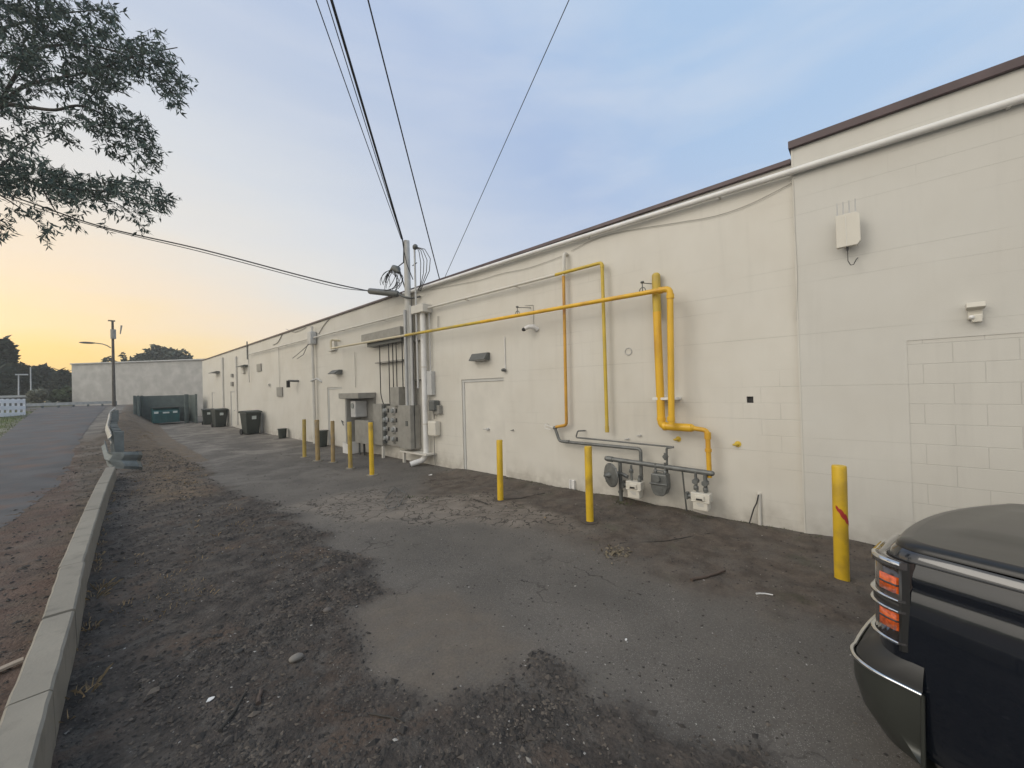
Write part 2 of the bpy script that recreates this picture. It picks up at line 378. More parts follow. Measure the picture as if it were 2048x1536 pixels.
nx = len(XS); faces = [(j*nx+i, j*nx+i+1, (j+1)*nx+i+1, (j+1)*nx+i) for j in range(len(YS)-1) for i in range(nx-1)]
me = bpy.data.meshes.new('lot_ground'); me.from_pydata(verts, [], faces); me.update()
for p in me.polygons: p.use_smooth = True
for nm, arr in (('rough', rough_a), ('tan', tan_a), ('dirt', dirt_a), ('brown', brown_a), ('grass', grass_a), ('cracked', crack_a)):
    at = me.attributes.new(nm, 'FLOAT', 'POINT'); at.data.foreach_set('value', arr)
gm = bpy.data.materials.new('lot_asphalt'); gm.use_nodes = True; t = gm.node_tree; L = t.links.new; b = t.nodes['Principled BSDF']
b.inputs['Roughness'].default_value = .9; b.inputs['Specular IOR Level'].default_value = .25
geo = t.nodes.new('ShaderNodeNewGeometry')
def GM(op, a, b_=None, c=None, cl=False):
    n = t.nodes.new('ShaderNodeMath'); n.operation = op; n.use_clamp = cl
    for i, v in enumerate((a, b_, c)):
        if v is None: continue
        if isinstance(v, (int, float)): n.inputs[i].default_value = v
        else: L(v, n.inputs[i])
    return n.outputs[0]
def GN(scale, det=4, rough=.6, dist=0):
    n = t.nodes.new('ShaderNodeTexNoise'); n.inputs['Scale'].default_value = scale; n.inputs['Detail'].default_value = det; n.inputs['Roughness'].default_value = rough
    n.inputs['Distortion'].default_value = dist; L(geo.outputs['Position'], n.inputs['Vector']); return n.outputs['Fac']
def GV(scale, feat='F1'):
    n = t.nodes.new('ShaderNodeTexVoronoi'); n.feature = feat; n.inputs['Scale'].default_value = scale; L(geo.outputs['Position'], n.inputs['Vector']); return n
def GA(nm):
    n = t.nodes.new('ShaderNodeAttribute'); n.attribute_name = nm; return n.outputs['Fac']
def GX(f, a, b_):
    n = t.nodes.new('ShaderNodeMixRGB')
    L(f, n.inputs[0]) if not isinstance(f, float) else setattr(n.inputs[0], 'default_value', f)
    for i, v in ((1, a), (2, b_)):
        if isinstance(v, tuple): n.inputs[i].default_value = (*v, 1)
        else: L(v, n.inputs[i])
    return n.outputs[0]
big = GN(.9, 5); mid = GN(5, 6, .65); fin = GN(55, 4, .7); vf = GN(190, 2, .6)
asp = GX(GM('MULTIPLY_ADD', big, 2.4, -.8, True), (.098, .089, .079), (.148, .132, .116))
vo = GV(150); chip = GM('LESS_THAN', vo.outputs['Distance'], .34); vcol = t.nodes.new('ShaderNodeSeparateXYZ'); L(vo.outputs['Color'], vcol.inputs[0])
chips = GM('MULTIPLY', chip, GM('GREATER_THAN', vcol.outputs[0], .72))
asp = GX(GM('MULTIPLY', chips, GM('MULTIPLY_ADD', GN(1.3, 3), 1.6, -.35, True)), asp, (.36, .345, .32))
rg = GX(GM('MULTIPLY_ADD', mid, 3.2, -1.1, True), (.036, .032, .030), (.098, .082, .070))
rg = GX(GM('MULTIPLY', GM('MULTIPLY_ADD', GN(1.5, 5), 5, -2.6, True), .65), rg, (.15, .10, .070))
rg = GX(GM('MULTIPLY', GM('MULTIPLY_ADD', GN(.8, 4), 5, -2.6, True), .7), rg, (.030, .029, .030))
tn = GX(GM('MULTIPLY_ADD', mid, 2, -.5, True), (.120, .100, .082), (.16, .135, .11))
dt = GX(GM('MULTIPLY_ADD', mid, 3.5, -1.3, True), (.070, .056, .046), (.130, .105, .085))
dt = GX(GM('MULTIPLY', GM('MULTIPLY_ADD', GN(2.6, 5), 5, -2.9, True), .7), dt, (.055, .062, .032))
bw = GX(GM('MULTIPLY_ADD', mid, 3, -1.0, True), (.115, .085, .058), (.21, .155, .105))
gs = GX(GM('MULTIPLY_ADD', GN(.8, 6), 3, -1.0, True), (.075, .10, .028), (.14, .135, .055))
c = GX(GM('MULTIPLY', GA('tan'), GM('MULTIPLY_ADD', GN(4.5, 6, .7), 2.6, -.55, True)), asp, tn)
c = GX(GM('MULTIPLY', GA('dirt'), GM('MULTIPLY_ADD', GN(3.2, 5), 2.2, -.25, True)), c, dt)
c = GX(GM('MULTIPLY', GA('rough'), GM('MULTIPLY_ADD', GN(6, 5), 3.4, -.7, True)), c, rg)
c = GX(GM('MULTIPLY', GA('brown'), GM('MULTIPLY_ADD', GN(3.5, 6), 3, -.75, True)), c, bw)
spx = t.nodes.new('ShaderNodeSeparateXYZ'); L(geo.outputs['Position'], spx.inputs[0])
shd = GM('MULTIPLY', GM('MULTIPLY_ADD', spx.outputs['X'], -5.0, -.4, True), GM('MULTIPLY', GA('rough'), GM('MULTIPLY_ADD', GN(2.2, 5), 3, -.8, True)))
c = GX(GM('MULTIPLY', shd, .75), c, (.125, .078, .062))
c = GX(GA('grass'), c, gs)
# dusty light areas and cracks on the paved part
spz = t.nodes.new('ShaderNodeSeparateXYZ'); L(geo.outputs['Position'], spz.inputs[0]); fary = GM('MULTIPLY_ADD', spz.outputs['Y'], .10, -.55, True)
c = GX(GM('MULTIPLY', GM('MULTIPLY_ADD', GN(.55, 5, .6, .4), 5, -2.7, True), .35), c, (.19, .17, .145))
c = GX(GM('MULTIPLY', GM('MULTIPLY', GM('MULTIPLY_ADD', GN(.85, 6, .65, .8), 6, -2.75, True), fary), GM('MULTIPLY_ADD', GA('brown'), -.6, .6)), c, (.30, .27, .235))
ck = GV(1.1, 'DISTANCE_TO_EDGE'); dn = t.nodes.new('ShaderNodeVectorMath'); dn.operation = 'ADD'
nn = t.nodes.new('ShaderNodeTexNoise'); nn.inputs['Scale'].default_value = 2.5; nn.inputs['Detail'].default_value = 5; L(geo.outputs['Position'], nn.inputs['Vector'])
scn = t.nodes.new('ShaderNodeVectorMath'); scn.operation = 'SCALE'; L(nn.outputs['Color'], scn.inputs[0]); scn.inputs['Scale'].default_value = .9
L(geo.outputs['Position'], dn.inputs[0]); L(scn.outputs[0], dn.inputs[1]); L(dn.outputs[0], ck.inputs['Vector'])
crk = GM('MULTIPLY', GM('LESS_THAN', ck.outputs['Distance'], .012), GM('MULTIPLY_ADD', GN(.7, 3), 6, -3.2, True))
pc = GA('cracked'); c = GX(GM('MULTIPLY', pc, GM('MULTIPLY_ADD', GN(2.4, 5), 2.5, -.6, True)), c, (.215, .185, .155))
ck2 = GV(3.6, 'DISTANCE_TO_EDGE'); L(dn.outputs[0], ck2.inputs['Vector']); crk = GM('MAXIMUM', crk, GM('MULTIPLY', GM('LESS_THAN', ck2.outputs['Distance'], .030), GM('GREATER_THAN', pc, .35)))
c = GX(GM('MULTIPLY', crk, .75), c, (.03, .026, .022))
scl = t.nodes.new('ShaderNodeVectorMath'); scl.operation = 'SCALE'; L(c, scl.inputs[0])
L(GM('ADD', GM('MULTIPLY_ADD', fin, .7, .62), GM('MULTIPLY_ADD', vf, .5, -.22)), scl.inputs['Scale']); L(scl.outputs[0], b.inputs['Base Color'])
amp = GM('ADD', GM('MULTIPLY', GA('rough'), .020), GM('ADD', GM('MULTIPLY', GA('dirt'), .008), .003))
h = GM('MULTIPLY', GM('ADD', GM('MULTIPLY', GN(34, 6, .7), .7), GM('MULTIPLY', GM('SUBTRACT', .6, GV(38).outputs['Distance']), .45)), amp)
h = GM('SUBTRACT', GM('ADD', h, GM('MULTIPLY', vf, .0016)), GM('MULTIPLY', crk, .006))
bp = t.nodes.new('ShaderNodeBump'); bp.inputs['Strength'].default_value = .9; bp.inputs['Distance'].default_value = 1; L(h, bp.inputs['Height']); L(bp.outputs[0], b.inputs['Normal'])
me.materials.append(gm); go = bpy.data.objects.new('lot_ground', me); C.objects.link(go); tag(go, kind='structure')
# road: a sheet left of the barrier
M_ROAD = mat('road_asphalt', (.085, .083, .084), .85, var=.2, vs=1.2, bump=.012, bs=22, col2=(.11, .075, .062), c2s=1.1, c2t=(.50, .66))
rb = MB(); ys = [y for y in YS if y < 55]; rows = []
for y in ys:
    xr = railx(y)-.75-.16*fbm(0, y, 1.1)-.35*(1-sm(4, 16, y)); xl = -2.3
    if y < 10: xl = -7
    elif y < 18: xl = -7+(4.7*sm(10, 18, y))
    if y > 40: xl = -2.3-12*sm(40, 50, y)
    row = []
    for k in range(13):
        x = xl+(xr-xl)*k/12; row.append((x, y, hgt(x, y)+.012+.012*fbm(x, y, .7)+(.004*fbm(x, y, 9) if 0 < y < 12 else 0)+.02*(0 if k in (0, 12) else 1)))
    rows.append(row)
rb.add([p for r_ in rows for p in r_], [(j*13+i, j*13+i+1, (j+1)*13+i+1, (j+1)*13+i) for j in range(len(rows)-1) for i in range(12)], True)
tag(rb.build('road', M_ROAD), kind='structure')
# ================================================================== BUILDING
bld = thing('commercial_building', 'long low building of cream painted block running down the lot', 'building', (WX+6, 12, 0))
Y0, YJ, YE = -9.0, .62, 36.0
def holed(y0, y1, z1, X, holes, deep=.07):
    mb = MB(); yy = sorted({y0, y1, *[h_[0] for h_ in holes], *[h_[1] for h_ in holes]}); zz = sorted({-.2, z1, *[h_[2] for h_ in holes], *[h_[3] for h_ in holes]})
    for a, b_ in zip(yy, yy[1:]):
        for c_, d in zip(zz, zz[1:]):
            cy, cz = (a+b_)/2, (c_+d)/2
            if any(h_[0] < cy < h_[1] and h_[2] < cz < h_[3] for h_ in holes): continue
            mb.add([(X, a, c_), (X, b_, c_), (X, b_, d), (X, a, d)], [(0, 3, 2, 1)])
    for a, b_, c_, d in holes:
        x2 = X+deep
        mb.add([(X, a, c_), (X, a, d), (x2, a, d), (x2, a, c_)], [(0, 1, 2, 3)]); mb.add([(X, b_, c_), (x2, b_, c_), (x2, b_, d), (X, b_, d)], [(0, 1, 2, 3)])
        mb.add([(X, a, d), (X, b_, d), (x2, b_, d), (x2, a, d)], [(0, 1, 2, 3)]); mb.add([(X, a, c_), (x2, a, c_), (x2, b_, c_), (X, b_, c_)], [(0, 1, 2, 3)])
        mb.add([(x2, a, c_), (x2, a, d), (x2, b_, d), (x2, b_, c_)], [(0, 1, 2, 3)])
    return mb
d1 = (5.50, 6.83, -.05, 2.06); d2 = (12.95, 14.15, -.05, 2.03); d3 = (26.9, 27.9, -.05, 2.1); d4 = (32.0, 33.0, -.05, 2.1)
hole_sm = [(1.515, 1.585, 1.455, 1.545)]
v0 = onX(1493, 793); v1 = onX(1507, 806)
vent = (min(v0.y, v1.y), max(v0.y, v1.y), min(v0.z, v1.z), max(v0.z, v1.z))
mb = holed(YJ, YE, 4.435, WX, [d1, d2, d3, d4, vent])
mb.add([(WX, YE, -.2), (WX, YE, 4.435), (WX+14, YE, 4.435), (WX+14, YE, -.2)], [(0, 1, 2, 3)])
mb.build('wall', M_WALL, bld)
ia = onX(1813, 682); ib = onX(1822, 1035)
inf = (-1.9, ia.y, .22, ia.z)
XR = WX-.03
mb = holed(Y0, YJ, 4.60, XR, [inf], .012)
mb.add([(XR, YJ, -.2), (XR, YJ, 4.6), (WX+.3, YJ, 4.6), (WX+.3, YJ, -.2)], [(0, 3, 2, 1)])
mb.add([(XR, Y0, -.2), (XR, Y0, 4.6), (WX+14, Y0, 4.6), (WX+14, Y0, -.2)], [(0, 3, 2, 1)])
mb.build('wall', M_WALL2, bld)
MB().add([(XR+.006, inf[0], inf[2]), (XR+.006, inf[1], inf[2]), (XR+.006, inf[1], inf[3]), (XR+.006, inf[0], inf[3])], [(0, 3, 2, 1)]).build('infill_panel', M_INFILL, bld)
# roof and copings
mb = MB(); mb.box((WX+.3, YJ, 4.1), (WX+14, YE-.02, 4.2)); mb.box((WX+.3, Y0+.02, 4.3), (WX+14, YJ, 4.4)); mb.build('roof', M_DGREY, bld)
mb = MB(); mb.box((WX+.012, YJ+.02, 4.1), (WX+.28, YE-.01, 4.433)); mb.box((XR+.02, Y0+.01, 4.2), (XR+.28, YJ-.012, 4.60)); mb.build('parapet', M_CREAM, bld)
MB().box((WX-.045, YJ+.004, 4.435), (WX+.32, YE+.03, 4.495)).build('coping', M_CAP, bld, bev=.006)
MB().box((XR-.045, Y0, 4.60), (XR+.32, YJ+.02, 4.69)).build('coping', M_CAP, bld, bev=.006)
mb = MB(); mb.tube([(WX-.085, -8.5, 4.24), (WX-.085, YJ, 4.315), (WX-.085, 4, 4.36), (WX-.085, 9, 4.40)], .038, 12)
for y in (-3, -1, 1.4, 3.4, 5.4, 7.4): mb.box((WX-.10, y-.012, 4.325+.012*y-.05), (WX, y+.012, 4.325+.012*y-.03))
mb.build('gutter_pipe', M_WHITE, bld)
# expansion joint line + paint seams
MB().box((XR-.006, YJ-.018, 0), (XR+.001, YJ-.003, 4.59)).build('joint_strip', M_CREAM, bld)
def door(hole, leaf, label, hs=-1):
    a, b_, z0, z1 = hole
    mb = MB(); fx = WX+.02
    mb.box((fx, b_-.06, 0), (WX+.066, b_-.001, z1-.001)); mb.box((fx, a+.001, z1-.06), (WX+.066, b_-.06, z1-.001))
    dr = MB().box((WX+.035, leaf[0], .03), (WX+.068, leaf[1], z1-.066)).build('door', M_CREAM, bld, bev=.003)
    if label: dr['label'] = label
    mb.build('frame', mat('door_frame_paint', (.52, .52, .50), .45, var=.06), dr, bev=.002)
    hy = 6.02 if hole is d1 else leaf[0]+.10; h_ = MB(); h_.tube([(WX+.035, hy, .98), (WX-.02, hy, .98)], .028, 10); h_.tube([(WX-.02, hy, .98), (WX-.025, hy+.11, .98)], .009, 8)
    h_.build('handle', M_PIPEGREY, dr)
    for z in (.28, 1.05, 1.8): MB().tube([(WX+.028, leaf[1]+.002, z-.06), (WX+.028, leaf[1]+.002, z+.06)], .009, 8).build('hinge', M_PIPEGREY, dr)
    if leaf[0]-a > .2: MB().box((WX+.040, a+.001, 0), (WX+.064, leaf[0]-.05, z1-.064)).build('side_panel', M_CREAM, dr)
door(d1, (5.51, 6.765), 'cream steel door flush with the wall beside the gas pipes')
door(d2, (12.96, 14.08), None); door(d3, (26.91, 27.83), None); door(d4, (32.01, 32.93), None)
MB().box((WX+.04, vent[0], vent[2]), (WX+.06, vent[1], vent[3])).build('vent', M_BLACK, bld)
mb = MB(); p = onX(1257, 703); ring = [p+Vector((-.006, .055*math.cos(a), .055*math.sin(a))) for a in [i*math.pi/9 for i in range(19)]]; mb.tube(ring, .007, 6)
mb.build('vent_ring', M_PIPEGREY, bld)
mb = MB().box((WX+.001, vent[0], 0), (WX+.002, vent[0]+.01, .01))
# vents / louvres of the far part as parts of the building
for l, r_, t_, b_, d in ((513, 521, 727, 742, .05), (553, 563, 774, 793, .06), (655, 668, 682, 700, .10)):
    y0, y1, z0, z1, xf = wbox(l, r_, t_, b_, d)
    tag(single(MB().box((xf, y0, z0), (WX-.001, y1, z1)), 'junction_box', M_CREAM if l == 655 else M_GREY, {513: 'small grey box high on the wall beside the pipe elbow', 553: 'grey box at head height under a thin conduit', 655: 'cream box where the long gas pipe ends'}[l], 'junction box', bev=.004))
# ================================================================== PIPES (gas)
def collar(mb, p, d, r, w=.05):
    p = Vector(p); d = Vector(d).normalized(); mb.tube([p-d*w/2, p+d*w/2], r, 12)
def clip(mb, p, r=.03):
    p = Vector(p); mb.tube([p-Vector((.0, 0, r)), Vector((WX, p.y, p.z-r))], .006, 6)
# long high pipe, pale yellow turning yellow, ending in the tall down leg
X2 = WX-.30
A = onX(1340, 577, X2); E_ = onX(662, 697, X2); Bd = onX(1343, 848, X2)
t = thing('gas_pipe', 'long yellow gas pipe held off the wall from the cream box to the thick pipe', 'pipe', (X2, A.y, 1.2))
mid_ = onX(880, 660, X2)
zl = lambda y: A.z+(E_.z-A.z)*(y-A.y)/(E_.y-A.y)
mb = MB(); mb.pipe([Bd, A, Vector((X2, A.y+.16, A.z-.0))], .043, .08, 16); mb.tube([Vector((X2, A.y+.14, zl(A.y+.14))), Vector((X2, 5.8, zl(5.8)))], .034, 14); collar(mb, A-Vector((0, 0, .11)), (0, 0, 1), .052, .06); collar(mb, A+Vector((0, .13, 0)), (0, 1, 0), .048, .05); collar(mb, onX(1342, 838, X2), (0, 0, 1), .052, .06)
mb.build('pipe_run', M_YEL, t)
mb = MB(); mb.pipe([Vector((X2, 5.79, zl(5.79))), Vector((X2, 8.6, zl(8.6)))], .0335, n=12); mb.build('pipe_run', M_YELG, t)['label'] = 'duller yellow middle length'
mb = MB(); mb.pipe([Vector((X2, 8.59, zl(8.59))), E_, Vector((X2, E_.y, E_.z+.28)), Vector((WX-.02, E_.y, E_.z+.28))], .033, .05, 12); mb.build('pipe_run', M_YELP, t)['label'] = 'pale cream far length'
for px in (1285, 1035):
    p = onX(px, 580 if px == 1285 else 632, X2); p.z = zl(p.y)+.03
    mb = MB(); mb.tube([p+Vector((0, 0, -.0)), p+Vector((0, 0, .12)), p+Vector((.30, -.08, .14))], .008, 6)
    mb.tube([p+Vector((0, .045*math.cos(a), .01+.045*math.sin(a))) for a in [i*math.pi/7 for i in range(15)]], .007, 6); mb.ell(p+Vector((0, 0, .13)), (.03, .03, .02), 8, 5)
    mb.build('hanger', M_DGREY, t)
# thick yellow pipe + lower manifold to third meter
X3 = WX-.17
t = thing('gas_pipe', 'thick yellow vertical pipe with a rounded cap, feeding the last meter', 'pipe', (X3, 2.3, 1.2))
a0 = onX(1311, 560, X3); a1 = onX(1323, 852, X3); a2 = onX(1383, 856, X3); a3 = onX(1415, 861, X3); a4 = onX(1419, 955, X3)
s1 = a0+(a1-a0)*.22
mb = MB(); mb.pipe([s1, a1, a2], .056, .08, 16); mb.tube([a2, a2+(a3-a2)*.2], [.056, .033], 14); collar(mb, a1+(a2-a1)*.12, a2-a1, .063, .04); collar(mb, a1+Vector((0, 0, .10)), (0, 0, 1), .063, .04)
mb.pipe([a2+(a3-a2)*.15, a3, a4], .032, .055, 12); collar(mb, a3-Vector((0, 0, .07)), (0, 0, 1), .043, .09); collar(mb, a3+(a4-a3)*.42, (0, 0, 1), .043, .04)
mb.build('pipe_run', M_YEL, t)
X3b = WX-.08; b0 = onX(1312, 552, X3b); b1 = onX(1313, 590, X3b)
mb = MB(); mb.tube([s1, a0+(a1-a0)*.06], [.054, .058], 14); mb.tube([b0, b1-Vector((0, 0, .30))], [.060, .058], 14); mb.ell(b0, (.060, .060, .05))
mb.build('pipe_cap', M_YELG, t)
mb = MB(); q_ = onX(1322, 797, X3); mb.box((q_.x-.05, q_.y-.22, q_.z-.02), (WX, q_.y+.11, q_.z+.015)); mb.build('bracket', M_WHITE, t, bev=.003)
# left thin riser with elbow and grey run to first meter
X4 = WX-.10
t = thing('gas_pipe', 'thin orange yellow riser with a cream top and a grey leg below', 'pipe', (X4, 3.9, 1.1))
c0 = onX(1128, 507, X4); c1 = onX(1127, 552, X4); c2 = onX(1133, 850, X4); c3 = onX(1112, 854, X4); c3b = c3+Vector((0, .02, 0))
mb = MB(); mb.pipe([Vector((WX, c0.y, c0.z)), c0, c1], .033, .06); mb.build('pipe_top', M_CREAM, t)
mb = MB(); mb.pipe([c1, c2, c3], .027, .05); mb.build('pipe_run', M_YELO, t)
g0 = onX(1110, 856, X4); g1 = onX(1119, 882, X4); g2 = onX(1281, 898, X4-.06); g3 = onX(1282, 960, X4-.06); g3.y = g2.y
mb = MB(); mb.pipe([g0+Vector((0, .0, .0)), g1, onX(1135, 884, X4), g2, g3], .026, .05); mb.ell(g0, (.035, .045, .035)); collar(mb, g1+(g2-g1)*.12, g2-g1, .032, .06)
mb.build('grey_leg', M_METERG, t)
mb = MB(); p = onX(1090, 853, X4); mb.pipe([p+Vector((.1, 0, .04)), p+Vector((0, 0, .04)), p+Vector((0, 0, -.03)), p+Vector((0, -.12, -.05))], .006, .01, 6); mb.pipe([p+Vector((0, 0, .035)), g0], .006, .01, 6); mb.build('bracket', M_WHITE, t)
# second riser: high horizontal run from far down the wall, then down to a capped end
X5 = WX-.12
t = thing('gas_pipe', 'pipe high along the wall, cream then yellow, turning down to a capped end', 'pipe', (X5, 3.1, 1.1))
e0 = onX(1204, 525, X5); e1 = onX(1213, 862, X5); e1.y = e0.y+(.0); ec = onX(1125, 546, X5); zr_ = lambda y: e0.z+(ec.z-e0.z)*(y-e0.y)/(ec.y-e0.y)*.9
mb = MB(); mb.pipe([e1, e0, Vector((X5, 4.05, e0.z))], .028, .055); collar(mb, e0-Vector((0, 0, .06)), (0, 0, 1), .034, .04); collar(mb, e1+Vector((0, 0, .03)), (0, 0, 1), .033, .10)
mb.build('pipe_run', M_YELG, t)
far = onX(497, 709, X5)
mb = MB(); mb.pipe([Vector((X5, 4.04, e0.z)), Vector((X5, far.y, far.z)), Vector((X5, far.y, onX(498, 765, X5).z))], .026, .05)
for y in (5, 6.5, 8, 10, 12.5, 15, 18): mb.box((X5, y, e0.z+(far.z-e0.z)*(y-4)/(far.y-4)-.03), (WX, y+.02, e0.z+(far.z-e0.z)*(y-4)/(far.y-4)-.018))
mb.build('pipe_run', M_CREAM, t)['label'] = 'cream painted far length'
# thin black-grey run to second meter
X6 = WX-.14
t = thing('gas_pipe', 'thin dark grey pipe dropping from a small hook to the middle meter', 'pipe', (X6, 2.6, 1.0))
h0 = onX(1155, 862, X6); h1 = onX(1152, 875, X6); h2 = onX(1346, 894, X6); h3 = onX(1333, 896, X6); h4 = onX(1330, 950, X6); h4.y = h3.y
mb = MB(); mb.pipe([h0+Vector((.12, -.08, .0)), h0, h1, h2], .0125, .03, 8); mb.pipe([h2+Vector((0, -.01, 0)), h3, h3-Vector((0, 0, .05)), h4], .016, .03, 10)
mb.build('pipe_run', M_METERG, t)
v_ = onX(1331, 913, X6); mb = MB(); mb.tube([v_+Vector((-.04, 0, 0)), v_+Vector((.03, 0, 0))], .032, 8); mb.tube([v_+Vector((0, 0, .05)), v_-Vector((0, 0, .05))], .024, 8); mb.build('valve', M_METERG, t)
# manifold with regulator
X7 = WX-.20
m0 = onX(1213, 917, X7); m1 = onX(1424, 947, X7)
t = thing('gas_manifold', 'grey gas header pipe with a round regulator disc and riser by the wall', 'gas manifold', (X7, m0.y-.2, 0))
mb = MB(); mb.tube([m0, m1], .036, 14); collar(mb, m0+(m1-m0)*.04, m1-m0, .045, .09); mb.ell(m1, (.034, .034, .034), 10, 6); mb.ell(m0, (.036, .036, .036), 10, 6); mb.build('header_pipe', M_METERG, t)
r0 = onX(1240, 925, X7); mb = MB(); mb.tube([Vector((X7, r0.y, r0.z)), Vector((X7, r0.y, -.03))], .028, 12); collar(mb, Vector((X7, r0.y, .17)), (0, 0, 1), .03, .05); mb.tube([Vector((X7-.045, r0.y, .20)), Vector((X7+.04, r0.y, .20))], .025, 8)
mb.build('riser', M_METERG, t)
rd = onX(1222, 950, X7-.10); mb = MB(); ax = Vector((-.88, .47, 0)).normalized()
mb.tube([rd-ax*.03, rd-ax*.012, rd-ax*.006, rd+ax*.006, rd+ax*.012, rd+ax*.03], [.06, .16, .185, .185, .16, .06], 28); mb.tube([rd+ax*.02, rd+ax*.07, rd+ax*.075, rd+ax*.12], [.045, .04, .026, .024], 14)
for k in range(8): a_ = k*math.pi/4; ux = ax.cross(Vector((0, 0, 1))); q3 = rd+ux*.168*math.cos(a_)+Vector((0, 0, .168*math.sin(a_))); mb.tube([q3-ax*.018, q3+ax*.018], .010, 6)
mb.tube([rd+ux*.0-ax*.02, rd-ax*.08+ux*.10, Vector((X7, r0.y, rd.z-.0))], [.06, .045, .035], 12)
mb.tube([rd-ax*.01, rd-ax*.07, rd-ax*.11, Vector((X7, r0.y, rd.z+.02))], [.07, .05, .05, .04], 14)
mb.tube([Vector((X7, r0.y, rd.z+.02)), Vector((X7-.02, r0.y-.13, rd.z-.01))], .028, 12)
mb.build('regulator', M_METERG, t)
s0 = onX(1364, 938, X7); s1_ = onX(1372, 1035, WX-.06)
MB().tube([s0, Vector((WX-.06, s0.y+.0, 0))], .012, 8).build('support_leg', M_METERG, t)
def drop(px, py0, py1, nm='inlet_pipe'):
    a = onX(px, py0, X7); b_ = onX(px, py1, X7); b_.y = a.y
    mb = MB(); mb.tube([a, b_], .017, 10); return mb, a, b_
# meters
def meter(cx, top, bot, wpx, label, cream, X):
    c_ = onX(cx, bot, X); tp = onX(cx, top, X); w_ = .235 if cream else .22; y = c_.y; z0 = c_.z; z1 = tp.z
    g = thing('gas_meter', label, 'gas meter', (X, y, z0), 'gas meters on the header pipe')
    H_ = z1-z0; M_ = M_CREAMP if cream else M_METERG; d = .075
    if cream:
        mb = MB(); mb.box((X-d, y-w_*.40, z0), (X+d, y+w_*.40, z0+H_*.55)); ob = mb.build('body', M_, g, bev=.014)
        mb = MB(); mb.box((X-d-.012, y-w_*.5, z0+H_*.50), (X+d+.012, y+w_*.5, z0+H_*.56)); mb.box((X-d+.005, y-w_*.5, z0+H_*.56), (X+d-.005, y+w_*.5, z1)); mb.build('top_case', M_, g, bev=.012)
        mb = MB(); mb.box((X-d-.02, y-.055, z0+H_*.60), (X-d+.01, y+.055, z0+H_*.86)); ix = mb.build('index_box', M_, g, bev=.006)
        mb = MB(); mb.box((X-d-.024, y-.035, z0+H_*.63), (X-d-.019, y+.04, z0+H_*.72)); mb.build('index_window', M_BLACK, ix)
        mb = MB()
        for k, (yy, zz) in enumerate(((0, .40), (0, .33), (0, .26))): mb.box((X-d-.003, y-.045, z0+H_*zz), (X-d+.001, y+.045-.012*k, z0+H_*(zz+.035)))
        mb.build('rating_plate', M_PIPEGREY, g)
        mb = MB(); mb.tube([(X, y+w_*.5, z0+H_*.68), (X, y+w_*.5+.055, z0+H_*.68)], .035, 10); mb.box((X-.045, y+w_*.5+.05, z0+H_*.5), (X+.045, y+w_*.5+.085, z0+H_*.9)); mb.build('side_regulator', M_METERG, g)
    else:
        mb = MB(); ol = [(-.5, 1), (.5, 1), (.54, .55), (.52, .35), (.40, .1), (.22, 0), (-.22, 0), (-.40, .1), (-.52, .35), (-.54, .55)]
        mb.prism([(a*w_, b_*H_) for a, b_ in ol], lambda u, v, w__: (w__, y+u, z0+v), X-d, X+d); mb.build('body', M_, g, bev=.012)
        mb = MB(); mb.tube([(X-d-.025, y+.02, z0+H_*.8), (X-d+.02, y+.02, z0+H_*.8)], .05, 16); mb.build('index_box', M_, g)
        mb = MB(); mb.tube([(X-d-.012, y-w_*.56, z0+H_*.56), (X-d-.012, y+w_*.56, z0+H_*.56)], .011, 8); mb.box((X-d-.008, y-.05, z0+H_*.2), (X-d+.002, y+.04, z0+H_*.42)); mb.build('flange', M_, g)
    return g, y, z1
def union(mb, p, r=.034):
    p = Vector(p); mb.tube([p-Vector((0, 0, .03)), p-Vector((0, 0, .02)), p+Vector((0, 0, .02)), p+Vector((0, 0, .03))], [r*.7, r, r, r*.7], 8)
g, y, z = meter(1271, 962, 995, 34, 'cream gas meter nearest the round regulator disc', True, X7-.03)
hz = onX(1265, 930, X7).z
mb = MB(); mb.tube([(X7-.02, y+.06, hz), (X7-.02, y+.06, z+.14), (X7-.03, y+.05, z)], .018, 10); union(mb, (X7-.02, y+.06, z+.14)); mb.tube([(X7-.06, y+.06, z+.14), (X7+.02, y+.06, z+.14)], .022, 8); mb.build('inlet_pipe', M_METERG, g)
mb = MB(); mb.tube([(X7-.03, g3.y, z+.09), (X7-.03, g3.y, z-.01)], .019, 10); union(mb, (X7-.03, g3.y, z+.02), .028); mb.build('outlet_pipe', M_METERG, g)
g, y, z = meter(1322, 947, 990, 38, 'rounded grey gas meter in the middle of the three', False, X7-.02)
mb = MB(); mb.tube([(X7-.02, y+.07, z+.14), (X7-.02, y+.07, z-.01)], .015, 10); mb.tube([(X7-.02, y+.07, z+.04), (X7-.02, y-.06, z+.04)], .009, 8); union(mb, (X7-.02, y+.07, z+.02), .026); mb.build('inlet_pipe', M_METERG, g)
mb = MB(); mb.tube([(X7-.02, y-.07, z+.16), (X7-.02, y-.07, z-.01)], .014, 10); union(mb, (X7-.02, y-.07, z+.02), .026); mb.build('outlet_pipe', M_METERG, g)
g, y, z = meter(1404, 985, 1019, 38, 'cream gas meter under the yellow drop pipe, closest to the black cable', True, X7-.03)
hz = onX(1395, 943, X7).z
mb = MB(); mb.tube([(X7-.02, y+.07, hz), (X7-.02, y+.07, z+.09), (X7-.03, y+.05, z-.01)], [.018, .02, .016], 10); mb.tube([(X7-.07, y+.07, z+.14), (X7+.02, y+.07, z+.14)], .040, 6); union(mb, (X7-.02, y+.07, z+.05)); mb.build('inlet_pipe', M_METERG, g)
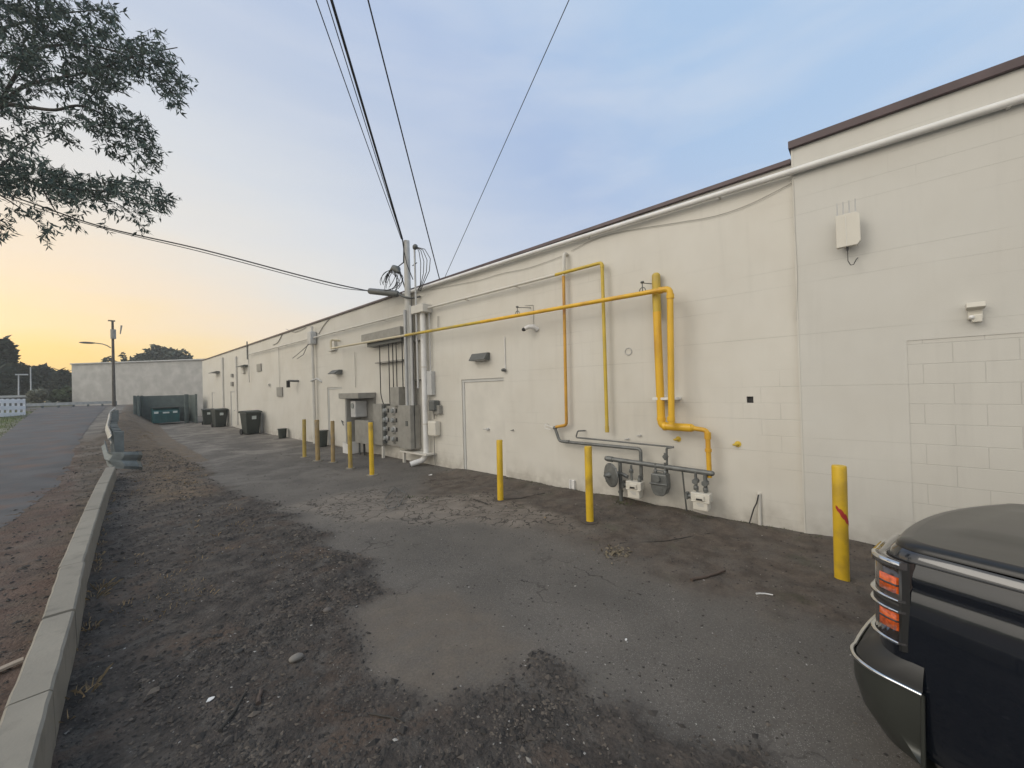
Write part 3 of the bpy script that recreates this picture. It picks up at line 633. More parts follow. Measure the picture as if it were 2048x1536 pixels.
mb = MB(); mb.tube([(X7-.02, y-.05, hz-.02), (X7-.02, y-.05, z+.07), (X7-.03, y-.05, z-.01)], [.026, .024, .016], 10); mb.tube([(X7-.07, y-.05, z+.13), (X7+.02, y-.05, z+.13)], .040, 6); union(mb, (X7-.02, y-.05, z+.04)); mb.build('outlet_pipe', M_METERG, g)
# small yellow stubs left on the wall
for i, (px, py) in enumerate(((1357, 878), (1476, 888))):
    p = onX(px, py); mb = MB(); mb.tube([p, p+Vector((-.05, .02, -.004)), p+Vector((-.06, .05, -.006))], [.02, .018, .012], 8); mb.tube([p+Vector((0, 0, 0)), p+Vector((-.006, 0, 0))], .04, 10)
    single(mb, 'pipe_stub', M_YELG, ['faded yellow stub on the wall under the yellow elbow', 'faded yellow stub alone on the wall right of the yellow drop pipe'][i], 'pipe stub')
for i, (px, py) in enumerate(((1281, 870), (1257, 877), (1027, 860))):
    p = onX(px, py); mb = MB(); mb.tube([p, p+Vector((-.03, 0, 0))], .012, 8); mb.tube([p+Vector((-.03, -.02, 0)), p+Vector((-.03, .05, -.01))], .007, 6)
    single(mb, 'wall_anchor', M_PIPEGREY if i < 2 else M_DGREY, ['bent metal anchor above the thin dark pipe', 'tiny anchor just left of the bent anchor', 'small dark bolt on the wall right of the door handle'][i], 'anchor')
# ================================================================== BOLLARDS
bl = [(1684, 1165, 1.06, .055, M_BOLL, 'yellow bollard with a red scrape, beside the black pickup'), (1180, 1046, 1.03, .050, M_BOLL, 'clean bright yellow bollard standing in front of the gas meters'),
      (1001, 1003, 1.0, .050, M_BOLL, 'yellow bollard in front of the cream steel door'), (744, 951, 1.17, .050, M_BOLL, 'yellow bollard with an orange side, before the meter bank'),
      (701, 937, 1.13, .050, M_BOLL2, 'greenish yellow bollard before the grey cabinet on legs'), (666, 925, 1.10, .050, M_BOLL3, 'tan faded bollard, third from the far end of the row'),
      (636, 922, 1.12, .058, M_BOLL3, 'thicker tan bollard, second from the far end of the row'), (609, 915, 1.10, .050, M_BOLL2, 'dull yellow bollard at the far end of the row')]
for px, py, h_, r_, m_, lb in bl:
    g = onZ(px, py); t = thing('bollard', lb, 'bollard', (g.x, g.y, 0), 'bollards along the building')
    ln = Vector((random.uniform(-.012, .012), random.uniform(-.012, .012), 0)); T = g+ln+Vector((0, 0, h_))
    mb = MB(); mb.tube([g-Vector((0, 0, .1)), g+(T-g)*.5, T-Vector((0, 0, .012)), T], [r_, r_, r_, r_*.93], 24); mb.build('post', m_, t)
    mb = MB(); n = 14; ol = [(g.x+(r_+.05+.03*random.random())*math.cos(i*6.283/n), g.y+(r_+.05+.03*random.random())*math.sin(i*6.283/n)) for i in range(n)]
    mb.prism(ol, lambda u, v, w__: (u, v, w__), -.02, .022 if px < 1000 else .03); mb.build('footing', M_CONC if px < 1000 else mat('dirt_collar', (.08, .066, .055), .95), t)
    if px == 1684:
        mb = MB(); rr = r_+.0015; c0_ = g+(T-g)*.60
        for k in range(10):
            a0_ = math.radians(150+k*13); a1_ = math.radians(150+(k+1)*13)
            zc = lambda kk: .06-.017*kk; hh = lambda kk: .012+.022*math.sin(min(1, max(0, kk/10))*3.1)
            mb.add([c0_+Vector((rr*math.cos(a), rr*math.sin(a), zc(kk)+sg*hh(kk)*(1+.25*math.sin(kk*2.3)))) for a, kk, sg in ((a0_, k, -1), (a1_, k+1, -1), (a1_, k+1, 1), (a0_, k, 1))], [(0, 1, 2, 3)])
        mb.build('red_scrape', M_RED, t)
# ================================================================== ELECTRICAL
# meter bank
y0, y1, z0, z1, xf = wbox(764, 797, 812, 893, .14)
t = thing('meter_bank', 'grey electric meter bank with tall side cabinets in the middle of the wall', 'meter bank', (WX-.1, (y0+y1)/2, z0))
mb = MB(); mb.box((xf, y0, z0), (WX-.02, y1, z1)); mb.build('panel', M_GREY, t, bev=.005)
cy = [(y0*.27+y1*.73), (y0*.73+y1*.27)]
for r_ in range(4):
    for k, yy in enumerate(cy):
        zz = z1-.13-(z1-z0)*.235*r_
        mb = MB(); mb.tube([(xf+.01, yy, zz), (xf-.03, yy, zz), (xf-.035, yy, zz)], [.085, .085, .078], 18); so_ = mb.build('meter_socket', M_PIPEGREY if (r_+k) % 2 else M_GREY, t)
        mb = MB(); mb.tube([(xf-.03, yy, zz), (xf-.08, yy, zz), (xf-.095, yy, zz)], [.066, .062, .05], 18); mb.build('glass_dome', M_CLEAR, so_)
        mb = MB(); mb.box((xf-.012, yy-.14-.02, zz-.055), (xf+.01, yy-.14+.03, zz+.055)); mb.build('breaker', M_BLACK, t)
        mb = MB(); mb.box((xf-.006, yy-.07, zz-.125), (xf+.001, yy+.07, zz-.105)); mb.build('nameplate', M_DGREY, t)
y0, y1, z0, z1, xf = wbox(747, 763, 808, 891, .25)
MB().box((xf, y0, z0), (WX-.02, y1, z1)).build('side_cabinet', M_GREY, t, bev=.006)
MB().box((xf+.03, y0-.06, z0+.06), (WX-.02, y0-.001, z1-.02)).build('trough', M_DGREY, t)
y0, y1, z0, z1, xf = wbox(797, 818, 811, 899, .32); y0 = min(y0, 8.46); CT = z1
ca = MB().box((xf, y0, z0), (WX-.02, y1, z1)).build('side_cabinet', M_GREY, t, bev=.006); ca['label'] = 'deep grey cabinet nearest the downspout'
MB().box((xf-.012, y0+.10, z0+.62*(z1-z0)-.1), (xf+.001, y0+.2, z0+.62*(z1-z0)+.03)).build('handle', M_DGREY, ca)
MB().box((xf+.12, y0-.012, z0+.02), (xf+.13, y0-.001, z1-.02)).build('door_gap', M_BLACK, ca)
y0, y1, z0, z1, xf = wbox(781, 797, 774, 811, .26); TB = (y0, y1, z0, z1, xf)
MB().box((xf, y0, z0), (WX-.02, y1, z1)).build('top_box', M_GREY, t, bev=.005)
# support rail and posts under it
rl = onX(800, 902, WX-.25); mb = MB(); mb.box((WX-.30, 7.85, .27), (WX, 9.0, .31)); mb.build('stand', M_CREAM, t); MB().box((WX-.28, 8.85, 0), (WX-.22, 8.91, .269)).build('leg', M_CREAM, t); MB().box((WX-.25, 9.95, 0), (WX-.19, 10.02, .32)).build('leg', M_CREAM, t)
# wire trough high on the wall with the conduits
y0, y1, z0, z1, xf = wbox(722, 800, 652, 669, .28)
t = thing('wire_trough', 'dark grey metal trough high on the wall feeding black conduits', 'wire trough', (WX-.15, y0, z0))
MB().box((xf, y0, z0), (WX-.01, y1, z1)).build('trough', M_GREY, t, bev=.004)
MB().box((xf+.05, y0+.05, z0-.16), (WX-.01, y1-.25, z0-.001)).build('recess', M_DGREY, t)
TZ = z0-.05
for i, (px, pyb, bend) in enumerate(((759, 800, 1), (777, 808, 0), (785, 776, 0), (792, 773, 0), (804, 773, 0))):
    X = WX-.16; a = onX(px, 690, X); b_ = onX(px+2, pyb, X)
    mb = MB(); zb = b_.z
    if bend: mb.pipe([(X, a.y, TZ), (X, a.y, zb+.12), (X, a.y-.22, zb-.25)], .014, .15, 8)
    else: mb.pipe([(X, a.y, TZ), (X, a.y, zb-.01)], .014, n=8)
    mb.build('conduit', M_BLACK, t)
zc = onX(780, 723, WX-.12).z; MB().box((WX-.145, onX(805, 723).y-.2, zc-.02), (WX-.001, onX(759, 723).y, zc+.02)).build('strut', M_GREY, t)
# utility mast pole by the wall
PXp = WX-.15; pb = onX(826, 900, PXp)
pt = onX(813, 482, PXp); py_ = pt.y
t = thing('service_pole', 'tall pale painted pole rising from the meter bank past the roof, carrying the overhead cables', 'pole', (PXp, py_, 0))
mb = MB(); mb.tube([(PXp, py_, CT+.001), (PXp, py_, 3.5), (PXp, py_, pt.z)], [.095, .085, .075], 18); mb.build('pole', mat('pole_paint', (.50, .485, .45), .55, var=.12, vs=4), t)
for i, (dx, dy, r_, zt, zb, m_) in enumerate(((-.02, -.13, .05, 4.0, CT+.001, M_PIPEGREY), (-.12, .0, .035, 3.9, CT+.001, M_PIPEGREY), (.02, .16, .035, 4.3, CT+.001, M_CREAM))):
    mb = MB(); mb.tube([(PXp+dx, py_-.02+dy, zt), (PXp+dx, py_-.02+dy, zb)], r_, 14); mb.build('riser_conduit', m_, t)
for z in (2.1, 3.1): MB().box((PXp+.02, py_-.28, z), (WX-.001, py_+.22, z+.03)).build('bracket', M_GREY, t)
mb = MB(); mb.pipe([(PXp-.10, py_+.07, 3.9), (PXp-.10, py_+.07, 1.7)], .008, n=6); mb.pipe([(PXp-.05, py_-.24, 4.2), (PXp-.05, py_-.24, 1.2)], .01, n=6); mb.build('ground_wire', M_BLACK, t)
# weatherhead mast on the near side
wx = WX-.22; wt = onX(829, 497, wx); wb = onX(838, 575, wx)
t = thing('weatherhead', 'thin service mast with a black weatherhead and drooping loops above the roof edge', 'weatherhead', (wx, wt.y, 0))
mb = MB(); mb.tube([(wx, wt.y, 1.9), (wx, wt.y, wt.z)], .024, 12); mb.build('mast', M_PIPEGREY, t)
mb = MB(); mb.ell((wx, wt.y-.03, wt.z+.03), (.06, .08, .07), 12, 8); mb.build('hood', M_DGREY, t)
for k in range(4):
    a = Vector((wx, wt.y-.09, wt.z+.01)); sg = .45+.13*k; mb = MB()
    mb.tube([a, a+Vector((0, -.10-.08*k, -.14)), a+Vector((0, -.16-.13*k, -.42)), a+Vector((0, -.14-.12*k, -.70)), a+Vector((0, -.12, -.95-.05*k)), a+Vector((.03, .04, -1.05))], .009, 6); mb.build('wire_loop', M_BLACK, t)
MB().tube([(wx-.01, wt.y-.10, wt.z-.38), (wx+.01, wt.y+.12, wt.z-.40)], .012, 6).build('bracket', M_DGREY, t)
# downspout
dsx = WX-.13; dp = onX(846, 620, dsx); db = onX(851, 930, dsx)
t = thing('downspout', 'white round downspout running down beside the meter bank to an open elbow', 'downspout', (dsx, db.y, 0))
yd = onX(849, 770, dsx).y
mb = MB(); mb.pipe([(dsx, yd, dp.z-.05), (dsx, yd, .30), (dsx-.05, yd+.06, .13), (dsx-.33, yd+.20, .05)], .068, .12, 16); mb.build('pipe', M_WHITE, t)
mb = MB(); mb.box((WX-.28, yd-.22, dp.z-.08), (WX, yd+.28, dp.z+.12)); mb.build('head_box', M_CREAM, t, bev=.01)
mb = MB(); mb.tube([(dsx-.325, yd+.197, .052), (dsx-.334, yd+.203, .0485)], .055, 14); mb.build('outlet', M_BLACK, t)
for z in (1.0, 2.4): MB().tube([(dsx, yd, z), (dsx, yd, z+.03)], .075, 16).build('strap', M_CREAM, t)
# small boxes right of downspout
for nm, l, r_, t_, b_, d, m_, lb in (('conduit_box', 853, 862, 742, 790, .12, M_PIPEGREY, 'narrow light grey box on the wall above the dark device'), ('electric_device', 856, 867, 801, 822, .20, M_DGREY, 'dark round cornered device right of the downspout'),
                            ('junction_box', 868, 877, 811, 828, .12, M_GREY, 'small grey box right of the dark device'), ('telephone_box', 855, 870, 843, 873, .17, M_CREAMP, 'cream rounded utility box below the dark device')):
    y0, y1, z0, z1, xf = wbox(l, r_, t_, b_, d)
    g = thing(nm, lb, nm.replace('_', ' '), (WX, (y0+y1)/2, z0))
    MB().box((xf, y0, z0), (WX-.001, y1, z1)).build('case', m_, g, bev=.03 if nm in ('telephone_box', 'electric_device') else .006)
    if nm == 'telephone_box': MB().pipe([(WX-.06, (y0+y1)/2+.05, z0), (WX-.05, (y0+y1)/2+.05, 0)], .012, n=8).build('conduit', M_GREY, g)
    if nm == 'conduit_box': MB().pipe([(WX-.06, (y0+y1)/2, z1), (WX-.06, (y0+y1)/2, z1+1.6)], .016, n=8).build('conduit', M_PIPEGREY, g)
    if nm == 'electric_device': MB().tube([(WX-.06, (y0+y1)/2+.06, z0+.01), (WX-.06, (y0+y1)/2+.08, z0-.22)], [.05, .01], 8).build('conduit', M_GREY, g)
# hooded switch cabinet
y0, y1, z0, z1, xf = wbox(677, 716, 786, 797, .55)
t = thing('switch_cabinet', 'open grey cabinet with a projecting hood and a pale meter box inside', 'electric cabinet', (WX-.2, (y0+y1)/2, 0))
ya, yb = y0, y1
MB().box((xf, y0, z0), (WX-.01, y1, z1)).build('hood', M_GREY, t, bev=.006)
mb = MB(); yl = onX(692, 830, WX-.5).y
mb.box((WX-.52, yl, .35), (WX-.01, y1-.01, z0)); mb.build('side_panel', M_CREAM, t, bev=.004)
mb = MB(); mb.box((WX-.04, y0+.02, .85), (WX-.012, yl, z0)); mb.build('back_panel', M_GREY, t)
mb = MB(); mb.box((WX-.50, yl-.04, .30), (WX-.02, yl-.001, z0-.001)); mb.build('door_edge', M_GREY, t)
bx = wbox(701, 710, 802, 835, .42); mb = MB(); mb.box((bx[4], bx[0], bx[2]), (WX-.05, bx[1], bx[3])); ib_ = mb.build('meter_box', M_PIPEGREY, t, bev=.02)
mb = MB(); mb.tube([(bx[4]-.03, (bx[0]+bx[1])/2, bx[3]-.14), (bx[4], (bx[0]+bx[1])/2, bx[3]-.14)], .08, 16); mb.build('glass_dome', M_CLEAR, ib_)
mb = MB(); mb.tube([(WX-.53, y1-.25, .95), (WX-.6, y1-.28, 1.0), (WX-.58, y1-.36, .86)], .015, 6); mb.build('lever', M_DGREY, t)
for py in (0,): MB().box((WX-.48, y1-.5, 0), (WX-.05, y1-.05, .35)).build('base', M_WHITE, t)
# flat cabinet on legs
y0, y1, z0, z1, xf = wbox(710, 737, 842, 889, .40)
t = thing('splice_cabinet', 'flat grey cabinet on thin legs standing behind the greenish bollard', 'electric cabinet', (WX-.2, (y0+y1)/2, 0))
MB().box((xf, y0, z0), (xf+.18, y1, z1)).build('case', M_GREY, t, bev=.006)
for yy in (y0+.1, y1-.1): MB().box((xf+.06, yy-.02, 0), (xf+.10, yy+.02, z0)).build('leg', M_DGREY, t)
mb = MB(); mb.pipe([(xf+.1, y1-.35, z0), (xf+.1, y1-.38, 0)], .025, n=8); mb.build('conduit', M_BLACK, t)
# slim far mast at px 620
mx_ = WX-.12; p0 = onX(619, 657, mx_); p1 = onX(632, 880, mx_); ym = onX(626, 760, mx_).y
t = thing('service_mast', 'slender cream mast with a grey box at its top between the far lights', 'pole', (mx_, ym, 0))
MB().tube([(mx_, ym-.05, .0), (mx_, ym, p0.z+.05)], [.065, .05], 12).build('mast', M_CREAM, t)
MB().box((mx_-.11, ym-.16, p0.z-.62), (mx_+.1, ym+.16, p0.z-.15)).build('mast_box', M_PIPEGREY, t, bev=.03)
mb = MB(); mb.tube([(mx_-.1, ym, p0.z-.5), (mx_-.1, ym+.6, p0.z-.95), (mx_-.08, ym+1.3, p0.z-1.05)], .012, 6); mb.tube([(mx_-.1, ym, p0.z-.6), (mx_-.1, ym+1.0, p0.z-.85), (mx_-.08, ym+1.8, p0.z-1.0)], .012, 6); mb.build('wire_loop', M_DGREY, t)
MB().tube([(mx_-.07, ym, 2.3), (mx_+.02, ym-.3, 2.38), (WX, ym-.5, 2.25)], .03, 8).build('camera_arm', M_PIPEGREY, t)
# thin cream/brown conduits on the far wall
def run(pts, r_, m_, label, X=WX-.04, cat='conduit', nm='conduit'):
    P_ = [onX(a, b_, X) for a, b_ in pts]
    for k in range(1, len(P_)):
        if abs(pts[k][0]-pts[k-1][0]) < 8 and abs(pts[k][1]-pts[k-1][1]) > 25: P_[k].y = P_[k-1].y
    return single(MB().pipe(P_, r_, n=8), nm, m_, label, cat)
run([(557, 692), (556, 775)], .012, M_CREAM, 'thin cream conduit dropping to the grey box at head height')
run([(494, 683), (494, 719)], .03, M_DGREY, 'short dark pipe at the roof edge far along the wall')
run([(445, 715), (448, 818)], .07, M_CREAM, 'cream vertical pipe behind the second dark bin')
run([(472, 713), (476, 850)], .05, M_CREAM, 'cream vertical pipe to the left of the largest dark bin')
run([(709, 704), (709, 775)], .014, M_CREAM, 'thin cream conduit above the hooded cabinet')
run([(876, 632), (876, 655)], .010, M_GREY, 'short thin conduit right of the weatherhead')
run([(522, 825), (527, 866)], .07, M_CREAM, 'stubby cream pipe standing right of the largest dark bin')
run([(1096, 984), (1095, 972)], .014, M_DGREY, 'short black pipe stub at the wall foot', WX-.07, 'pipe stub', 'pipe_stub')
mb = MB(); p = onX(1145, 990, WX-.05); mb.box((p.x, p.y-.035, 0), (WX-.001, p.y+.045, .2)); mb.tube([(WX-.06, p.y+.04, 0), (WX-.06, p.y+.04, .21)], .018, 10); single(mb, 'pipe_stub', M_WHITE, 'white painted stub box at the foot of the wall', 'pipe stub', bev=.003)
# wall lights
def wall_light(l, r_, t_, b_, d, lb, m_=M_DGREY, sc=1):
    y0, y1, z0, z1, xf = wbox(l, r_, t_, b_, d); g = thing('wall_light', lb, 'wall light', (WX, (y0+y1)/2, z0), 'wall lights along the building')
    h_ = z1-z0; ol = [(0, 0), (0, h_), (-.45*d, h_), (-d, h_*.12), (-d, 0)]
    MB().prism(ol, lambda u, v, w__: (WX-.001+u, w__, z0+v), y0, y1).build('housing', m_, g, bev=.004)
    MB().box((WX-d*.9, y0+.03, z0-.008), (WX-d*.2, y1-.03, z0+.002)).build('lens', M_PIPEGREY, g)
wall_light(937, 968, 704, 719, .17, 'grey wedge shaped wall light above the cream steel door')
wall_light(655, 668, 739, 747, .28, 'grey wall light right of the slender mast')
wall_light(471, 480, 729, 732, .35, 'thin dark wall light far along beside a cream pipe'); wall_light(416, 424, 742, 745, .4, 'thin dark wall light nearest the far corner')
# sensors, cameras
p = onX(1007, 740, WX-.05); t = thing('motion_sensor', 'small dark round sensor at the end of a white conduit right of the wall light', 'sensor', (WX, p.y, p.z))
MB().ell(p, (.055, .05, .035), 12, 8).build('sensor_head', M_DGREY, t); q_ = onX(1009, 674, WX-.015); MB().pipe([(WX-.015, p.y-.02, q_.z), (WX-.015, p.y-.02, p.z)], .010, n=8).build('conduit', M_WHITE, t)
p = onX(1066, 657, WX-.06); t = thing('security_camera', 'white dome security camera on a curved arm under the yellow pipe', 'camera', (WX, p.y, p.z))
MB().tube([(WX, p.y-.05, p.z-.02), p+Vector((-.02, -.03, .03)), p+Vector((-.08, .04, .03)), p+Vector((-.12, .10, -.0))], [.05, .045, .04, .035], 12).build('arm', M_WHITE, t)
MB().ell(p+Vector((-.125, .12, -.015)), (.04, .045, .035), 12, 8).build('lens', M_BLACK, t)
mb = MB(); q_ = onX(1053, 613, WX-.01); mb.pipe([(WX-.01, p.y+.02, p.z), (WX-.01, p.y+.02, q_.z), (WX-.01, p.y+.22, q_.z+.02)], .004, .01, 6); mb.build('cable', M_GREY, t)
p = onX(592, 762, WX-.1); t = thing('security_camera', 'small black security camera on the far wall left of the slender mast', 'camera', (WX, p.y, p.z))
MB().tube([(WX, p.y, p.z), p, p+Vector((-.18, .28, .02))], .04, 8).build('arm', M_DGREY, t); MB().box(p+Vector((-.25, .24, -.25)), p+Vector((-.14, .34, .03))).build('body', M_BLACK, t)
for i, (px, py, s_) in enumerate(((462, 751, .10), (484, 740, .18), (462, 768, .12), (535, 770, .06))):
    p = onX(px, py, WX-.1); single(MB().box(p+Vector((0, -s_*1.2, -s_)), (WX, p.y+s_*1.2, p.z+s_)), 'wall_box', M_CREAM if i in (1, 3) else M_GREY, ['small grey fitting beside the far cream pipe', 'cream box right of the thin dark wall light', 'grey fitting above the far door', 'small cream fitting low on the far wall left of the grey box'][i], 'wall fitting', bev=.01)
# antenna box
p = onX(1722, 487, XR-.16); tp = onX(1722, 420, XR-.16); l_ = onX(1672, 470, XR-.16)
t = thing('antenna_box', 'flat cream radio box with four thin antennas high on the nearest wall', 'antenna', (XR, p.y, p.z))
ay0, ay1, az0, az1 = p.y, l_.y, p.z, tp.z
mb = MB(); ol = [(ay0+.03, az0), (ay0, az0+.04), (ay0, az1-.03), (ay0+.03, az1), (ay1, az1), (ay1, az0)]
mb.prism(ol, lambda u, v, w__: (w__, u, v), XR-.16, XR-.10); mb.build('box', M_CREAMP, t, bev=.006)
MB().box((XR-.10, ay0+.06, az0+.04), (XR-.001, ay1-.04, az1-.05)).build('mount', M_CREAM, t)
for k in range(4):
    yy = ay0+.035+(ay1-ay0-.05)*k/3; MB().tube([(XR-.13, yy, az1-.002), (XR-.13, yy, az1+.02), (XR-.13, yy, az1+.145)], [.009, .006, .005], 8).build('antenna', M_PIPEGREY, t)  # cream antennas; the grey colour stands in for their shaded side
mb = MB(); yy = (ay0+ay1)/2+.01; mb.tube([(XR-.13, yy, az0+.001), (XR-.13, yy, az0-.04)], .010, 8)
mb.tube([(XR-.13, yy, az0-.04), (XR-.13, yy, az0-.15), (XR-.12, yy-.02, az0-.20), (XR-.10, yy-.045, az0-.195), (XR-.06, yy-.065, az0-.14), (XR-.01, yy-.08, az0-.11)], .004, 6); mb.build('cable', M_BLACK, t)
MB().box((XR-.165, yy+.004, az0+.004), (XR-.1598, yy+.008, az1-.03)).build('seam', M_WHITE, t)
# flood light / sensor
p = onX(1952, 625, XR-.05); t = thing('flood_light', 'cream flood light with a small round sensor above the blocked up opening', 'wall light', (XR, p.y, p.z-.1))
MB().box((XR-.035, p.y-.045, p.z-.06), (XR-.001, p.y+.05, p.z+.06)).build('back_plate', M_CREAMP, t, bev=.006)
MB().box((XR-.11, p.y-.055, p.z+.035), (XR-.03, p.y+.065, p.z+.085), R3(.25, 'Y')).build('lamp_head', M_CREAMP, t, bev=.006)
MB().box((XR-.09, p.y-.035, p.z-.095), (XR-.03, p.y+.03, p.z-.02)).build('sensor_body', M_CREAMP, t, bev=.01)
MB().ell((XR-.095, p.y+.035, p.z-.045), (.02, .02, .02), 12, 8).build('sensor_lens', M_WHITE, t)
# black cord at the wall foot
c0 = onX(1513, 990, WX-.05); mb = MB(); mb.tube([c0+Vector((.04, -.02, 0)), c0+Vector((0, -.02, 0)), c0+Vector((-.01, .0, -.10)), c0+Vector((-.02, .03, -.17)), Vector((WX-.09, c0.y+.085, .03)), Vector((WX-.12, c0.y+.12, .0))], .008, 8)
t = thing('wall_cable', 'black cord curving from a cream pipe down to the ground by the last meter', 'cable', (WX, c0.y, 0)); mb.build('cord', M_BLACK, t)
MB().tube([(WX-.02, c0.y-.02, c0.z+.02), (WX-.02, c0.y-.02, .0)], .022, 10).build('conduit', M_CREAM, t)
# sagging wires pinned on the wall
def wire(px, r_, m_, label, X=WX-.02, nm='wall_wire', cat='wire', sub=6):
    P_ = [onX(a, b_, X) for a, b_ in px]; o = []
    for i in range(len(P_)-1):
        p0_, p1_, p2_, p3_ = P_[max(i-1, 0)], P_[i], P_[i+1], P_[min(i+2, len(P_)-1)]
        for k in range(sub):
            u = k/sub; o.append(.5*((2*p1_)+(p2_-p0_)*u+(2*p0_-5*p1_+4*p2_-p3_)*u*u+(3*p1_-p0_-3*p2_+p3_)*u**3))
    o.append(P_[-1]); return single(MB().tube(o, r_, 6), nm, m_, label, cat)
wire([(1584, 366), (1500, 408), (1430, 432), (1350, 446), (1250, 462), (1190, 478), (1142, 502)], .004, M_GREY, 'sagging grey wire from the taller wall to the cream pipe top')
wire([(1124, 512), (1060, 535), (1000, 548), (960, 560), (900, 572), (860, 580)], .004, M_GREY, 'wavy grey wire running from the cream pipe top to the weatherhead')
wire([(1586, 362), (1590, 470), (1594, 560), (1592, 640)], .005, M_CREAM, 'painted wire down the joint between the two wall heights', XR-.008)
wire([(660, 636), (648, 650), (637, 668)], .012, M_GREY, 'slack wire on the band above the slender mast'); wire([(612, 655), (590, 664), (572, 658)], .010, M_GREY, 'slack loop of wire left of the slender mast')
wire([(566, 665), (556, 684), (546, 690)], .014, M_GREY, 'branching wire below the far roof edge')
# ================================================================== OVERHEAD CABLES
def cable(A_, B_, r_, label, sag=.15, ext=1.5, grp='overhead cables from the service pole', nm='overhead_cable'):
    A_, B_ = Vector(A_), Vector(B_); B2 = A_+(B_-A_)*ext; L_ = (B_-A_).length; o = []
    for k in range(25):
        u = k/24*ext; o.append(A_+(B_-A_)*u-Vector((0, 0, sag*4*u/ext*(1-u/ext))))
    return single(MB().tube(o, r_, 6), nm, M_BLACK, label, 'cable', grp)
top = lambda px, z=7.6: onZ(px, 0, z)
pk = Vector((PXp-.10, py_+.03, onX(800, 486, PXp).z))
cable(pk, top(663, 7.5), .022, 'thickest black overhead cable rising from the pole', .0)
cable(pk+Vector((0, .0, -.05)), top(655, 7.5), .008, 'thin black cable touching the left of the thickest one', .04)
cable(pk+Vector((-.02, .02, .0)), top(634, 7.5), .008, 'thin black cable furthest left of the bundle rising from the pole', .05)
ra = onX(879, 558, WX+.1); cable(ra, top(737, 7.5), .012, 'black overhead cable ending at the roof edge right of the weatherhead', .03, grp=None)
rb_ = onX(890, 554, WX+.1); cable(rb_, top(1138, 7.0), .006, 'thin black cable rising to the right from the roof edge', .0, grp=None)
# splice closure and cables to the left
s0 = onX(738, 582, PXp-.15); s1 = onX(797, 588, PXp-.15)
t = thing('splice_closure', 'dark cylindrical splice closure hanging left of the pole above the roof edge', 'splice closure', s1)
MB().tube([s0, s0+(s1-s0)*.05, s0+(s1-s0)*.95, s1], [.05, .085, .085, .05], 14).build('case', M_DGREY, t)
s2 = Vector((PXp, py_-.02, s1.z-.12)); MB().tube([s1, s1+Vector((.02, -.25, -.12)), s2+Vector((0, -.15, -.03)), s2+Vector((.12, -.35, .0))], .025, 8).build('tail_cable', M_DGREY, t)
c_ = onX(790, 541, PXp-.12); rnd0 = random.Random(21); t2 = thing('cable_coil', 'dark snowshoe coil of spare cable hanging left of the pole', 'cable coil', c_)
mb = MB(); mb.tube([c_+Vector((0, .22, .05)), c_+Vector((0, .05, .09)), c_+Vector((0, -.1, .0)), c_+Vector((0, -.18, -.1))], [.03, .07, .10, .04], 10); mb.build('shroud', M_DGREY, t2)
for k in range(9):
    ry = rnd0.uniform(.26, .46); rz2 = rnd0.uniform(.20, .31); pts_ = []
    cc = c_+Vector((rnd0.uniform(-.07, .07), .16+rnd0.uniform(-.06, .08), -.24+rnd0.uniform(-.04, .04)))
    for i in range(21):
        a = math.radians(-30+k*5+(250+6*k)*i/20); pts_.append(cc+Vector((.05*math.sin(a*2+k), ry*math.cos(a), rz2*math.sin(a)*(1+.08*math.sin(3*a+k)))))
    MB().tube(pts_, .0085, 6).build('cable_loop', M_BLACK, t2)
mb = MB(); mb.tube([pk, pk+Vector((.02, -.02, -.25)), pk+Vector((.01, -.01, -.6)), c_+Vector((.05, -.1, .1)), c_+Vector((.1, -.22, -.35)), s2], .016, 8); mb.tube([pk, pk+Vector((-.02, -.08, -.3)), pk+Vector((.0, -.18, -.7)), pk+Vector((.05, -.35, -1.1))], .012, 8); mb.build('lead', M_BLACK, t2)
def lc(pts_px, Ds, r_, label):
    P_ = [s0] + [atD(a, b_, d) for (a, b_), d in zip(pts_px, Ds)]; o = []
    for i in range(len(P_)-1):
        a0_, a1_, a2_, a3_ = P_[max(i-1, 0)], P_[i], P_[i+1], P_[min(i+2, len(P_)-1)]
        for k in range(6):
            u = k/6; o.append(.5*((2*a1_)+(a2_-a0_)*u+(2*a0_-5*a1_+4*a2_-a3_)*u*u+(3*a1_-a0_-3*a2_+a3_)*u**3))
    o.append(P_[-1]); single(MB().tube(o, r_, 6), 'overhead_cable', M_BLACK, label, 'cable')
lc([(680, 570), (590, 548), (400, 498), (210, 455), (80, 412), (-150, 330)], [9.6, 9.5, 9.3, 9.2, 9.0, 8.8], .015, 'upper black cable sagging from the splice closure to the tree')
lc([(690, 577), (640, 566), (590, 553), (400, 503), (215, 459), (80, 418), (-150, 336)], [9.6, 9.55, 9.5, 9.25, 9.15, 8.9, 8.7], .009, 'lower thin cable sagging just under the one to the tree')
